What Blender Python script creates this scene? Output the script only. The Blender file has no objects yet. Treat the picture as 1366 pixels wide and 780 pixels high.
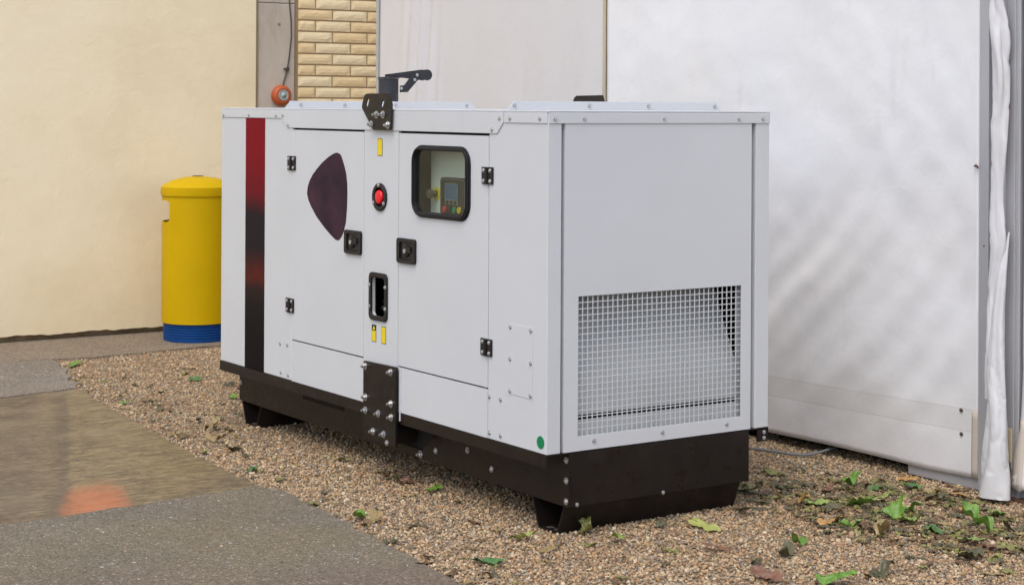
import bpy, bmesh, math, random
import numpy as np
from mathutils import Vector, Matrix, noise as mnoise
R = math.radians
rnd = random.Random(7)
nrg = np.random.default_rng(11)
scene = bpy.context.scene
COL = scene.collection

# ------------------------------------------------------------------ materials
def srgb(r, g, b):
    f = lambda c: (c/255/12.92) if c/255 <= .04045 else ((c/255+.055)/1.055)**2.4
    return (f(r), f(g), f(b), 1)

class NT:
    def __init__(s, name):
        s.m = bpy.data.materials.new(name); s.m.use_nodes = True
        s.t = s.m.node_tree; s.b = s.t.nodes['Principled BSDF']
        s.out = s.t.nodes['Material Output']; s._co = None
    def n(s, typ, ins=None, **kw):
        nd = s.t.nodes.new(typ)
        for k, v in kw.items(): setattr(nd, k, v)
        if ins:
            for k, v in ins.items(): s.set(nd.inputs[k], v)
        return nd
    def set(s, sock, v):
        if hasattr(v, 'is_linked') or isinstance(v, bpy.types.NodeSocket): s.t.links.new(v, sock)
        else: sock.default_value = v
    def co(s, scale=(1, 1, 1), rot=(0, 0, 0)):
        if s._co is None: s._co = s.n('ShaderNodeTexCoord')
        if scale == (1, 1, 1) and rot == (0, 0, 0): return s._co.outputs['Object']
        mp = s.n('ShaderNodeMapping', {'Scale': scale, 'Rotation': rot})
        s.t.links.new(s._co.outputs['Object'], mp.inputs['Vector']); return mp.outputs[0]
    def noise(s, scale, detail=4, rough=.55, co=None, dist=0):
        nd = s.n('ShaderNodeTexNoise', {'Scale': scale, 'Detail': detail, 'Roughness': rough, 'Distortion': dist})
        s.t.links.new(co if co is not None else s.co(), nd.inputs['Vector']); return nd.outputs['Fac']
    def vor(s, scale, out='Distance', co=None, feature='F1', rand=1):
        nd = s.n('ShaderNodeTexVoronoi', {'Scale': scale, 'Randomness': rand}, feature=feature)
        s.t.links.new(co if co is not None else s.co(), nd.inputs['Vector']); return nd.outputs[out]
    def ramp(s, fac, stops, interp='LINEAR'):
        nd = s.n('ShaderNodeValToRGB'); cr = nd.color_ramp; cr.interpolation = interp
        while len(cr.elements) < len(stops): cr.elements.new(.5)
        for e, (p, c) in zip(cr.elements, stops):
            e.position = p; e.color = c if hasattr(c, '__len__') else (c, c, c, 1)
        s.t.links.new(fac, nd.inputs[0]); return nd.outputs[0]
    def mix(s, fac, a, b, mode='MIX'):
        nd = s.n('ShaderNodeMix', data_type='RGBA', blend_type=mode)
        s.set(nd.inputs[0], fac); s.set(nd.inputs[6], a); s.set(nd.inputs[7], b); return nd.outputs[2]
    def math(s, op, a, b=0.):
        nd = s.n('ShaderNodeMath', operation=op); s.set(nd.inputs[0], a); s.set(nd.inputs[1], b); return nd.outputs[0]
    def xyz(s):
        nd = s.n('ShaderNodeSeparateXYZ'); s.t.links.new(s.co(), nd.inputs[0]); return nd.outputs
    def bump(s, h, strength=.3, dist=.002):
        nd = s.n('ShaderNodeBump', {'Height': h, 'Strength': strength, 'Distance': dist})
        s.t.links.new(nd.outputs[0], s.b.inputs['Normal']); return nd.outputs[0]
    def base(s, v): s.set(s.b.inputs['Base Color'], v); return s
    def rough(s, v): s.set(s.b.inputs['Roughness'], v); return s
    def metal(s, v): s.b.inputs['Metallic'].default_value = v; return s
    def spec(s, v): s.b.inputs['Specular IOR Level'].default_value = v; return s

def paint(name, col, rough=.45, var=.03, orange=.12, dirt=0, spec=.4):
    t = NT(name); t.spec(spec)
    n1 = t.noise(3, 5)
    c = t.mix(t.ramp(n1, [(.3, 1-var), (.7, 1.)]), (0, 0, 0, 1), col, 'MIX')
    c2 = t.mix(1.0, col, t.ramp(n1, [(.3, 1-var), (.7, 1.)]), 'MULTIPLY')
    if dirt:
        z = t.noise(40, 6, .7)
        c2 = t.mix(t.ramp(z, [(.62, 0.), (.8, dirt)]), c2, (.25, .22, .18, 1))
    t.base(c2)
    t.rough(t.ramp(t.noise(7, 4), [(.3, rough-.05), (.7, rough+.07)]))
    t.bump(t.noise(260, 2), orange, .0006)
    return t.m

M = {}
M['white'] = paint('white_paint', (.595, .61, .625, 1), .42, .04)
M['baffle'] = paint('baffle_paint', (.50, .52, .52, 1), .5, .08)
M['white_in'] = paint('inner_white_paint', (.70, .76, .71, 1), .5, .06)
def black_mat(name, col, rough, specks):
    t = NT(name); t.spec(.28)
    a = t.vor(90, 'Distance'); sp = t.ramp(a, [(.04, 1.), (.09, 0.)])
    keep = t.ramp(t.noise(14, 3), [(.5, 0.), (.62, specks)])
    f = t.math('MULTIPLY', sp, keep)
    dust = t.ramp(t.noise(9, 6, .7), [(.35, 0.), (.8, .07)])
    c = t.mix(dust, col, (.13, .09, .07, 1)); c = t.mix(f, c, (.40, .36, .34, 1))
    t.base(c); t.rough(t.ramp(t.noise(20, 5), [(.3, rough-.1), (.7, rough+.12)]))
    t.bump(t.noise(300, 2), .2, .0007); return t.m
M['black'] = black_mat('black_base_paint', (.0105, .0072, .0060, 1), .34, .9)
M['plate'] = black_mat('black_plate_paint', (.010, .0072, .0065, 1), .36, .4)
M['plastic'] = paint('black_plastic', (.015, .013, .015, 1), .4, .2, .3, 0, .3)
M['dark'] = paint('dark_inside', (.020, .018, .017, 1), .8, .3)
M['rubber'] = paint('black_rubber', (.016, .015, .018, 1), .5, .2, .2, 0, .3)
t = NT('zinc'); t.base(t.ramp(t.noise(60), [(.3, (.42, .42, .42, 1)), (.7, (.62, .62, .63, 1))])).rough(.32).metal(.85); M['zinc'] = t.m
M['exhaust'] = paint('exhaust_paint', (.030, .030, .036, 1), .45, .2)
M['yellow_sticker'] = paint('yellow_sticker', (.78, .60, .01, 1), .45, .03)
M['ink'] = paint('black_ink', (.02, .018, .012, 1), .5, .03)
M['green'] = paint('green_sticker', (.0, .20, .07, 1), .4, .05)
M['red'] = paint('red_button', (.75, .008, .02, 1), .3, .02)
M['grey_lever'] = paint('grey_lever', (.16, .15, .15, 1), .4, .1)
M['screen'] = paint('screen_blue', (.03, .10, .20, 1), .15, .1)
M['module'] = paint('module_grey', (.030, .027, .022, 1), .45, .1)
M['brass'] = paint('brass_knob', (.12, .10, .06, 1), .35, .1)
M['ringyellow'] = paint('yellow_ring', (.80, .72, .01, 1), .5, .1)
M['btn_red'] = paint('button_red', (.45, .05, .05, 1), .5, .1)
M['btn_green'] = paint('button_green', (.03, .22, .08, 1), .5, .1)
M['btn_yellow'] = paint('button_yellow', (.55, .42, .02, 1), .5, .1)
M['mark'] = paint('pale_marking', (.25, .25, .24, 1), .5, .1)
# glass
t = NT('window_glass')
g = t.n('ShaderNodeBsdfGlossy', {'Roughness': .03, 'Color': (1, 1, 1, 1)})
tr = t.n('ShaderNodeBsdfTransparent', {'Color': (.90, .92, .88, 1)})
lw = t.n('ShaderNodeLayerWeight', {'Blend': .5}); fr = t.n('ShaderNodeMapRange', {'Value': lw.outputs['Facing'], 'From Min': .1, 'From Max': 1., 'To Min': .012, 'To Max': .07}); mx = t.n('ShaderNodeMixShader')
t.t.links.new(fr.outputs[0], mx.inputs[0]); t.t.links.new(tr.outputs[0], mx.inputs[1]); t.t.links.new(g.outputs[0], mx.inputs[2])
t.t.links.new(mx.outputs[0], t.out.inputs[0]); M['glass'] = t.m
# printed stripe: red at the top, black below with a red blot
t = NT('printed_stripe'); t.spec(.04); x, y, z = t.xyz()
c = t.ramp(t.math('ADD', z, t.math('MULTIPLY', t.noise(6, 4), .12)),
    [(0, (.008, .006, .007, 1)), (.70, (.008, .006, .007, 1)), (.79, (.022, .009, .010, 1)), (.855, (.085, .010, .008, 1)), (.91, (.04, .008, .010, 1)), (.97, (.012, .007, .012, 1))])
c2 = t.ramp(t.math('SUBTRACT', t.math('ADD', z, t.math('MULTIPLY', t.noise(6, 4), .1)), .55), [(.595, (0, 0, 0, 1)), (.68, (.62, .62, .62, 1)), (.9, (1, 1, 1, 1))])
c = t.mix(c2, c, (.20, .0008, .009, 1))
sp = t.ramp(t.vor(160, 'Distance'), [(.05, .3), (.12, 0.)])
t.base(t.mix(sp, c, (.18, .03, .04, 1))).rough(.28); t.bump(t.noise(220, 2), .25, .0006); M['stripe'] = t.m
t = NT('printed_fin'); t.spec(.06); x, y, z = t.xyz()
c = t.ramp(t.noise(5, 4, .6), [(.3, (.020, .010, .022, 1)), (.6, (.05, .020, .036, 1)), (.75, (.09, .022, .022, 1))])
c = t.mix(t.ramp(z, [(1.0-.0, 0.), (1.0, 0.)]), c, c)
t.base(c).rough(.3); t.bump(t.noise(220, 2), .2, .0006); M['fin'] = t.m

# stucco
t = NT('cream_stucco')
n1 = t.noise(1.2, 6, .6); c = t.ramp(n1, [(.25, (.85, .71, .46, 1)), (.5, (.93, .80, .55, 1)), (.8, (.95, .84, .61, 1))])
x, y, z = t.xyz()
low = t.ramp(t.math('ADD', z, t.math('MULTIPLY', t.noise(5, 6, .7), .5)), [(.22, .45), (.75, 0.)])
c = t.mix(low, c, (.66, .53, .31, 1))
spk = t.ramp(t.vor(22), [(.02, .4), (.05, 0.)]); c = t.mix(t.math('MULTIPLY', spk, t.ramp(t.noise(3), [(.5, 0.), (.65, 1.)])), c, (.35, .27, .17, 1))
t.base(c).rough(.75)
h = t.math('ADD', t.math('MULTIPLY', t.noise(7, 5, .6, dist=.6), 1.), t.math('MULTIPLY', t.noise(55, 4, .6), .25))
t.bump(h, .20, .02); M['stucco'] = t.m
# bare concrete (pillar, plinth)
t = NT('pillar_concrete')
c = t.ramp(t.noise(3.5, 7, .65, t.co((1, 1, .35))), [(.25, (.34, .29, .23, 1)), (.5, (.55, .48, .40, 1)), (.8, (.66, .60, .52, 1))])
pit = t.ramp(t.vor(14), [(.03, .7), (.08, 0.)])
t.base(t.mix(pit, c, (.12, .10, .08, 1))).rough(.85); t.bump(t.noise(40, 6, .7), .4, .004); M['pillar'] = t.m
t = NT('plinth_mortar'); t.base(t.ramp(t.noise(9, 6, .7), [(.3, (0.195, 0.138, 0.084, 1)), (.7, (0.450, 0.334, 0.210, 1))])).rough(.95)
t.bump(t.noise(30, 6, .7), .8, .01); M['mortar'] = t.m
M['joint'] = paint('brick_joint', (.40, .29, .17, 1), .9, .2, .5)
t = NT('buff_brick'); gi = t.n('ShaderNodeNewGeometry')
c = t.ramp(gi.outputs['Random Per Island'], [(0, (.90, .69, .39, 1)), (.5, (.95, .77, .47, 1)), (1, (.96, .82, .54, 1))])
nn = t.noise(26, 6, .7, t.co((1, 1, 2.6)))
c = t.mix(t.ramp(nn, [(.35, .22), (.46, 0.)]), c, (.60, .42, .22, 1)); c = t.mix(t.ramp(nn, [(.58, 0.), (.8, .5)]), c, (.85, .72, .50, 1))
t.base(c).rough(.85); t.bump(nn, .5, .010); M['brick'] = t.m

# slabs
t = NT('wet_slab'); t.spec(.3); x, y, z = t.xyz()
st = t.noise(5, 8, .7, t.co((.8, 4, 1))); big = t.noise(1.1, 4, .6)
c = t.ramp(big, [(.3, (0.181, 0.133, 0.073, 1)), (.5, (0.244, 0.181, 0.089, 1)), (.75, (0.289, 0.215, 0.108, 1))])
c = t.mix(t.ramp(st, [(.36, .75), (.56, 0.)]), c, (0.109, 0.078, 0.046, 1))
# dark reflections in the wet slab, painted into its colour: band and left part
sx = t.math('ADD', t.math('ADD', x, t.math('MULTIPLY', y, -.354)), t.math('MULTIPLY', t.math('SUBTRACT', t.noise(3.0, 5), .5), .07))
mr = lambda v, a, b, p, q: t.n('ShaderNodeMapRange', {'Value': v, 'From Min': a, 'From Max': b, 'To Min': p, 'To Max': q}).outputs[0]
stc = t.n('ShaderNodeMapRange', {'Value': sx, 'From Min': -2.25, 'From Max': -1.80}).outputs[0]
refl_mask = t.ramp(stc, [(0, .75), (.30, .85), (.50, .75), (.62, .42), (.70, .60), (.80, 1.), (.885, .95), (.93, 0.)])
refl_mask = t.math('MULTIPLY', refl_mask, mr(t.noise(4, 6, .7, t.co((1.2, 7, 1), (0, 0, R(34)))), .3, .65, .7, 1.05))
c = t.mix(refl_mask, c, t.ramp(t.noise(2.3, 6, .6), [(.3, (0.077, 0.054, 0.038, 1)), (.7, (0.135, 0.096, 0.064, 1))]))
pk = t.ramp(t.noise(1.3, 4), [(.52, 0.), (.72, .5)]); c = t.mix(t.math('MULTIPLY', pk, refl_mask), c, (0.234, 0.130, 0.085, 1))
# rust-orange patch near the joint
dx = t.math('DIVIDE', t.math('SUBTRACT', sx, -1.735), .115); dy = t.math('DIVIDE', t.math('SUBTRACT', y, 1.44), .30)
dx = t.math('POWER', t.math('ABSOLUTE', dx), 3.); dy = t.math('POWER', t.math('ABSOLUTE', dy), 2.)
rr = t.math('ADD', t.math('ADD', dx, dy), t.math('MULTIPLY', t.noise(6, 9, .85, t.co((.8, 2.4, 1))), 6.5))
gr_ = t.noise(34, 6, .9); c = t.mix(t.ramp(gr_, [(.40, .8), (.50, 0.)]), c, (0.049, 0.038, 0.026, 1)); c = t.mix(t.ramp(gr_, [(.54, 0.), (.68, .35)]), c, (0.439, 0.348, 0.220, 1))
st3 = t.noise(24, 7, .8, t.co((.55, 1.5, 1))); c = t.mix(t.ramp(st3, [(.38, .85), (.50, 0.)]), c, (0.067, 0.048, 0.032, 1)); c = t.mix(t.ramp(st3, [(.52, 0.), (.66, .55)]), c, (0.403, 0.312, 0.180, 1))
st2 = t.noise(12, 7, .8, t.co((.5, 2.0, 1))); c = t.mix(t.ramp(st2, [(.40, .7), (.5, 0.)]), c, (0.085, 0.062, 0.042, 1))
dk = t.noise(7, 8, .8, t.co((.7, 3, 1))); c = t.mix(t.ramp(dk, [(.60, 0.), (.72, .55)]), c, (0.072, 0.052, 0.035, 1))
c = t.mix(t.math('MULTIPLY', mr(rr, 2.4, 5.6, .75, 0.), t.ramp(st3, [(.34, .35), (.50, 1.)])), c, (0.683, 0.126, 0.026, 1))
c = t.mix(mr(rr, 3.8, 6.6, .35, 0.), c, (0.366, 0.144, 0.070, 1))
pt_ = t.ramp(t.vor(9), [(.035, .8), (.06, 0.)]); c = t.mix(pt_, c, (0.054, 0.043, 0.031, 1))
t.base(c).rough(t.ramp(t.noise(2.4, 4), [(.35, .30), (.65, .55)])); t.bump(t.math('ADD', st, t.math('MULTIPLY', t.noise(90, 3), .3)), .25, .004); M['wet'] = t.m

def rough_slab(name, c0, c1, tint, speck, sc=1., tint2=None):
    t = NT(name); x, y, z = t.xyz()
    c = t.ramp(t.noise(1.6, 6, .6), [(.3, c0), (.7, c1)])
    c = t.mix(t.ramp(t.noise(.9, 4, .5), [(.42, 0.), (.65, .75)]), c, tint)
    if tint2: c = t.mix(t.n('ShaderNodeMapRange', {'Value': t.math('ADD', t.math('ADD', t.math('MULTIPLY', x, .5), y), t.math('MULTIPLY', t.noise(2, 4), .8)), 'From Min': -.45, 'From Max': .2, 'To Min': .75, 'To Max': 0.}).outputs[0], c, tint2)
    fine = t.noise(150*sc, 5, .8); c = t.mix(t.ramp(fine, [(.40, .9), (.53, 0.)]), c, (0.036, 0.031, 0.026, 1))
    c = t.mix(t.ramp(fine, [(.54, 0.), (.66, .5)]), c, (.34, .30, .25, 1))
    mid = t.noise(34*sc, 6, .75); c = t.mix(t.ramp(mid, [(.36, .5), (.52, 0.)]), c, (0.048, 0.040, 0.032, 1))
    hgt = t.math('ADD', fine, t.math('MULTIPLY', t.noise(22, 5, .7), .8))
    for k, (vs_, pr_, nsc) in enumerate(((150, speck*2.0, 3.1), (80, speck*1.4, 2.0), (42, speck*.42, 1.7))):
        v1 = t.n('ShaderNodeTexVoronoi', {'Scale': vs_*sc}); t.t.links.new(t.co(), v1.inputs['Vector'])
        hs = t.n('ShaderNodeSeparateColor'); t.t.links.new(v1.outputs['Color'], hs.inputs[0])
        gate = t.math('MULTIPLY', t.ramp(t.noise(nsc, 5, .6, t.co((1, 1, 1), (0, 0, k+.3))), [(.35, .1), (.65, 1.7)]), pr_)
        pick = t.math('LESS_THAN', hs.outputs[0], gate); dot = t.ramp(v1.outputs['Distance'], [(.22, .9), (.45, 0.)])
        m_ = t.math('MULTIPLY', pick, dot)
        c = t.mix(m_, c, t.ramp(hs.outputs[1], [(0, (0.136, 0.109, 0.079, 1)), (.35, (0.240, 0.202, 0.151, 1)), (.8, (0.336, 0.295, 0.238, 1)), (1, (0.560, 0.520, 0.454, 1))]))
        hgt = t.math('ADD', hgt, t.math('MULTIPLY', m_, .6))
    t.base(c).rough(.8); t.bump(hgt, .7, .004); return t.m
M['near'] = rough_slab('near_slab', (0.172, 0.140, 0.098, 1), (0.234, 0.193, 0.135, 1), (0.246, 0.193, 0.095, 1), .26, 1., (0.229, 0.140, 0.086, 1))
M['far'] = rough_slab('far_slab', (0.240, 0.206, 0.169, 1), (0.320, 0.275, 0.227, 1), (0.240, 0.194, 0.144, 1), .10, .7)
M['walk'] = rough_slab('walkway', (0.240, 0.182, 0.119, 1), (0.320, 0.248, 0.173, 1), (0.288, 0.225, 0.158, 1), .07, .7)
# gravel
GR = [(0, (0.332, 0.219, 0.116, 1)), (.14, (0.490, 0.352, 0.200, 1)), (.30, (0.237, 0.175, 0.116, 1)), (.42, (0.411, 0.242, 0.109, 1)), (.53, (0.553, 0.424, 0.259, 1)), (.66, (0.174, 0.139, 0.103, 1)), (.74, (0.435, 0.293, 0.181, 1)), (.85, (0.332, 0.293, 0.224, 1)), (.94, (0.631, 0.527, 0.368, 1))]
t = NT('gravel_bed'); v1 = t.n('ShaderNodeTexVoronoi', {'Scale': 85}); t.t.links.new(t.co(), v1.inputs['Vector'])
hs = t.n('ShaderNodeSeparateColor'); t.t.links.new(v1.outputs['Color'], hs.inputs[0])
c = t.ramp(hs.outputs[0], GR, 'CONSTANT'); c = t.mix(t.ramp(v1.outputs['Distance'], [(.3, 0.), (.6, .75)]), c, (.10, .08, .06, 1))
t.base(c).rough(.8); t.bump(t.math('SUBTRACT', 1., v1.outputs['Distance']), .8, .006); M['bed'] = t.m
t = NT('gravel_stone'); gi = t.n('ShaderNodeNewGeometry')
c = t.ramp(gi.outputs['Random Per Island'], GR, 'CONSTANT')
patch = t.ramp(t.noise(1.3, 5, .6), [(.35, .0), (.7, .45)])
c = t.mix(patch, c, t.mix(1., c, (.70, .58, .48, 1), 'MULTIPLY'))
t.base(c).rough(.7); M['stone'] = t.m

# tent fabric
def fabric(name, col, warm, hem=False):
    t = NT(name); x, y, z = t.xyz()
    c = t.mix(t.ramp(t.noise(1.1, 5, .6), [(.35, 0.), (.75, .6)]), col, warm)
    sm = t.noise(6, 6, .7, t.co((1, 1, .25))); c = t.mix(t.ramp(sm, [(.58, 0.), (.85, .35)]), c, (.50, .46, .40, 1))
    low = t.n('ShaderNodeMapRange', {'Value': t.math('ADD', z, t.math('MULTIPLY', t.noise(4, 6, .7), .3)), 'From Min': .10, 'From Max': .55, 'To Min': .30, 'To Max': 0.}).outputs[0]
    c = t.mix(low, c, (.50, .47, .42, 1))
    hb = None
    if hem:                                             # welded hem band low on the panel (object space: origin at y=.9)
        q = t.math('MULTIPLY', y, -.376/10); q = t.math('MULTIPLY', t.math('ADD', y, 1.2), -.0150)
        lo_, hi_ = t.math('ADD', q, .246), t.math('ADD', q, .340)
        inside = t.math('MULTIPLY', t.math('GREATER_THAN', z, lo_), t.math('LESS_THAN', z, hi_))
        c = t.mix(t.math('MULTIPLY', inside, .35), c, (.60, .58, .55, 1))
        e1 = t.math('LESS_THAN', t.math('ABSOLUTE', t.math('SUBTRACT', z, lo_)), .0022); e2 = t.math('LESS_THAN', t.math('ABSOLUTE', t.math('SUBTRACT', z, hi_)), .0025)
        c = t.mix(t.math('MULTIPLY', t.math('ADD', e1, e2), .3), c, (.42, .38, .33, 1)); hb = inside
    t.base(c).rough(t.ramp(t.noise(8, 4), [(.3, .38), (.7, .52)]))
    h = t.math('ADD', t.noise(3.0, 6, .55), t.math('MULTIPLY', t.noise(9, 5, .6, t.co((1, 1, .6), (R(40), 0, 0)), 1.2), .22))
    cr_ = t.math('ABSOLUTE', t.math('SUBTRACT', t.noise(2.6, 3, .5, t.co((1, 1, .8), (.5, .2, 0)), .5), .5)); cr2 = t.math('ABSOLUTE', t.math('SUBTRACT', t.noise(5.5, 2, .4, t.co((1, 1.3, .7), (R(-38), 0, 0)), .3), .52))
    h = t.math('ADD', h, t.math('ADD', t.ramp(cr_, [(0., .034), (.035, 0.)]), t.ramp(cr2, [(0., .02), (.03, 0.)])))
    if hb is not None: h = t.math('ADD', h, t.math('MULTIPLY', hb, .10))
    t.bump(h, .30, .02)
    return t.m
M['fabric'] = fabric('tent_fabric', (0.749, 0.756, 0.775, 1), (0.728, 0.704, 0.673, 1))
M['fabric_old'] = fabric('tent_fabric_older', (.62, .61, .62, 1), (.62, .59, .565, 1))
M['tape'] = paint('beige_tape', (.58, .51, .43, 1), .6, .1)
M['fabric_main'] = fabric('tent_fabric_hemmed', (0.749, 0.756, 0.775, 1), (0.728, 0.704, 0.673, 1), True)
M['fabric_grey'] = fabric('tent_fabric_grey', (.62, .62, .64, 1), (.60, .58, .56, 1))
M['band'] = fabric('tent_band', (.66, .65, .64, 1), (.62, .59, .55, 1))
t = NT('aluminium_post'); t.base(t.ramp(t.noise(4, 5, .6, t.co((1, 1, .1))), [(.3, (.40, .40, .42, 1)), (.7, (.50, .50, .52, 1))])).rough(.45).metal(.35); M['alu'] = t.m
M['rope'] = paint('rope_tan', (.50, .42, .28, 1), .8, .1)
M['rust'] = paint('brown_plate', (.12, .06, .04, 1), .8, .3)
M['bin_yellow'] = paint('bin_yellow', (.56, .36, .0, 1), .5, .1, .2, .12, .12)
M['bin_blue'] = paint('bin_blue', (.006, .065, .25, 1), .5, .15, .2, 0, .2)
M['orange'] = paint('siren_orange', (.52, .11, .03, 1), .5, .3)
M['lens'] = paint('siren_lens', (.42, .46, .44, 1), .2, .3)
M['cable'] = paint('grey_cable', (.19, .20, .20, 1), .6, .1)
M['cable_dark'] = paint('dark_cable', (.09, .075, .06, 1), .6, .1)
def leafmat(name, c0, c1):
    t = NT(name); t.base(t.ramp(t.noise(38, 5, .6), [(.3, c0), (.7, c1)])).rough(.45)
    t.bump(t.noise(70, 4), .5, .004); return t.m
LM = {'g': leafmat('leaf_bright', (.075, .17, .018, 1), (.16, .29, .035, 1)), 'd': leafmat('leaf_dark', (.05, .12, .03, 1), (.09, .18, .05, 1)),
      'p': leafmat('leaf_pale', (.27, .30, .07, 1), (.38, .40, .13, 1)), 'y': leafmat('leaf_light', (.17, .25, .05, 1), (.28, .35, .09, 1)),
      'o': leafmat('leaf_olive', (.13, .13, .04, 1), (.26, .25, .07, 1)), 't': leafmat('leaf_tan', (.20, .14, .05, 1), (.36, .27, .12, 1)),
      'a': leafmat('leaf_amber', (.33, .17, .05, 1), (.50, .30, .11, 1)), 'r': leafmat('leaf_rust', (.12, .050, .03, 1), (.24, .12, .07, 1)),
      'b': leafmat('leaf_brown', (.10, .06, .03, 1), (.19, .11, .05, 1)), 'k': leafmat('leaf_dry', (.055, .05, .025, 1), (.12, .11, .05, 1))}

# ------------------------------------------------------------------ geometry helpers
def V(*a): return Vector(a)
def mp(axis, u, v, w):
    return (w, u, v) if axis == 'x' else ((u, w, v) if axis == 'y' else (u, v, w))
def prism(bm, pts, axis, a, b, holes=()):
    loops = [list(pts)] + [list(h) for h in holes]; edges = []; vs = []
    for lp in loops:
        q = [bm.verts.new(mp(axis, u, v, a)) for u, v in lp]; vs += q
        for i in range(len(q)): edges.append(bm.edges.new((q[i], q[(i+1) % len(q)])))
    r = bmesh.ops.triangle_fill(bm, use_beauty=True, use_dissolve=False, edges=edges)
    fs = [g for g in r['geom'] if isinstance(g, bmesh.types.BMFace)]
    e = bmesh.ops.extrude_face_region(bm, geom=fs)
    nv = [g for g in e['geom'] if isinstance(g, bmesh.types.BMVert)]
    bmesh.ops.translate(bm, verts=nv, vec=mp(axis, 0, 0, b-a))
    bmesh.ops.recalc_face_normals(bm, faces=bm.faces[:])
def box(bm, x0, x1, y0, y1, z0, z1):
    r = bmesh.ops.create_cube(bm, size=1)
    bmesh.ops.scale(bm, vec=(x1-x0, y1-y0, z1-z0), verts=r['verts'])
    bmesh.ops.translate(bm, vec=((x0+x1)/2, (y0+y1)/2, (z0+z1)/2), verts=r['verts'])
def rect(u0, u1, v0, v1): return [(u0, v0), (u1, v0), (u1, v1), (u0, v1)]
def rrect(u0, u1, v0, v1, r, n=6):
    o = []
    for cx, cy, a in ((u1-r, v0+r, -90), (u1-r, v1-r, 0), (u0+r, v1-r, 90), (u0+r, v0+r, 180)):
        for i in range(n+1):
            t_ = R(a+90*i/n); o.append((cx+r*math.cos(t_), cy+r*math.sin(t_)))
    return o
def circ(u, v, r, n=32, ry=None): return [(u+r*math.cos(2*math.pi*i/n), v+(ry or r)*math.sin(2*math.pi*i/n)) for i in range(n)]
def lathe(bm, prof, axis='z', c=(0, 0, 0), n=40, a0=0, a1=360):
    full = abs(a1-a0) >= 360; rings = []
    for r, h in prof:
        ring = []
        for i in range(n if full else n+1):
            t_ = R(a0+(a1-a0)*i/n); u, v = r*math.cos(t_), r*math.sin(t_)
            p = (h, u, v) if axis == 'x' else ((u, h, v) if axis == 'y' else (u, v, h))
            ring.append(bm.verts.new((p[0]+c[0], p[1]+c[1], p[2]+c[2])))
        rings.append(ring)
    for a, b in zip(rings, rings[1:]):
        m = len(a)
        for i in range(m if full else m-1): bm.faces.new((a[i], a[(i+1) % m], b[(i+1) % m], b[i]))
    return rings
def tube(bm, pts, r, n=8, radii=None):
    pts = [Vector(p) for p in pts]; rings = []
    for i, p in enumerate(pts):
        d = (pts[min(i+1, len(pts)-1)]-pts[max(i-1, 0)]).normalized()
        a = d.orthogonal().normalized() if i == 0 else (prev - d*prev.dot(d)).normalized()
        prev = a; b = d.cross(a); rr_ = radii[i] if radii else r
        rings.append([bm.verts.new(p+(a*math.cos(2*math.pi*k/n)+b*math.sin(2*math.pi*k/n))*rr_) for k in range(n)])
    for a, b in zip(rings, rings[1:]):
        for k in range(n): bm.faces.new((a[k], a[(k+1) % n], b[(k+1) % n], b[k]))
    bm.faces.new(rings[0]); bm.faces.new(rings[-1][::-1])
ROOT = {}
def tag(o, label=None, cat=None, group=None, kind=None):
    if label: o['label'] = label
    if cat: o['category'] = cat
    if group: o['group'] = group
    if kind: o['kind'] = kind
    return o
def thing(name, loc, label, cat, group=None):
    o = bpy.data.objects.new(name, None); COL.objects.link(o); o.location = loc; o.empty_display_size = .1
    ROOT[o] = Vector(loc); return tag(o, label, cat, group)
def obj(name, bm, mats, parent=None, bevel=0, smooth=False, loc=None, seg=2):
    org = ROOT[parent] if parent is not None else Vector(loc or (0, 0, 0))
    bmesh.ops.translate(bm, vec=-org, verts=bm.verts)
    bmesh.ops.recalc_face_normals(bm, faces=bm.faces[:])
    me = bpy.data.meshes.new(name); bm.to_mesh(me); bm.free()
    for m_ in (mats if isinstance(mats, (list, tuple)) else [mats]): me.materials.append(m_)
    o = bpy.data.objects.new(name, me); COL.objects.link(o)
    if parent is not None: o.parent = parent
    else: o.location = org
    ROOT[o] = org
    if bevel:
        b = o.modifiers.new('bevel', 'BEVEL'); b.width = bevel; b.segments = seg; b.limit_method = 'ANGLE'; b.angle_limit = R(35); b.harden_normals = False
    if smooth:
        for p in me.polygons: p.use_smooth = True
    elif bevel:
        for p in me.polygons: p.use_smooth = True
        w_ = o.modifiers.new('wn', 'WEIGHTED_NORMAL'); w_.keep_sharp = True
    return o
def npobj(name, verts, faces, mat, parent=None, smooth=False, loc=(0, 0, 0)):
    org = ROOT[parent] if parent is not None else Vector(loc)
    verts = np.asarray(verts, dtype=np.float64)-np.array(org)
    faces = np.asarray(faces, dtype=np.int32); k = faces.shape[1]
    me = bpy.data.meshes.new(name); me.vertices.add(len(verts)); me.vertices.foreach_set('co', verts.astype(np.float32).ravel())
    me.loops.add(faces.size); me.loops.foreach_set('vertex_index', faces.ravel())
    me.polygons.add(len(faces)); me.polygons.foreach_set('loop_start', np.arange(len(faces), dtype=np.int32)*k)
    me.polygons.foreach_set('use_smooth', np.full(len(faces), smooth)); me.update(calc_edges=True); me.validate()
    me.materials.append(mat); o = bpy.data.objects.new(name, me); COL.objects.link(o)
    if parent is not None: o.parent = parent
    else: o.location = org
    ROOT[o] = org; return o
def NB(): return bmesh.new()
def nz(x, y, z=0): return mnoise.noise(Vector((x, y, z)))

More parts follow.
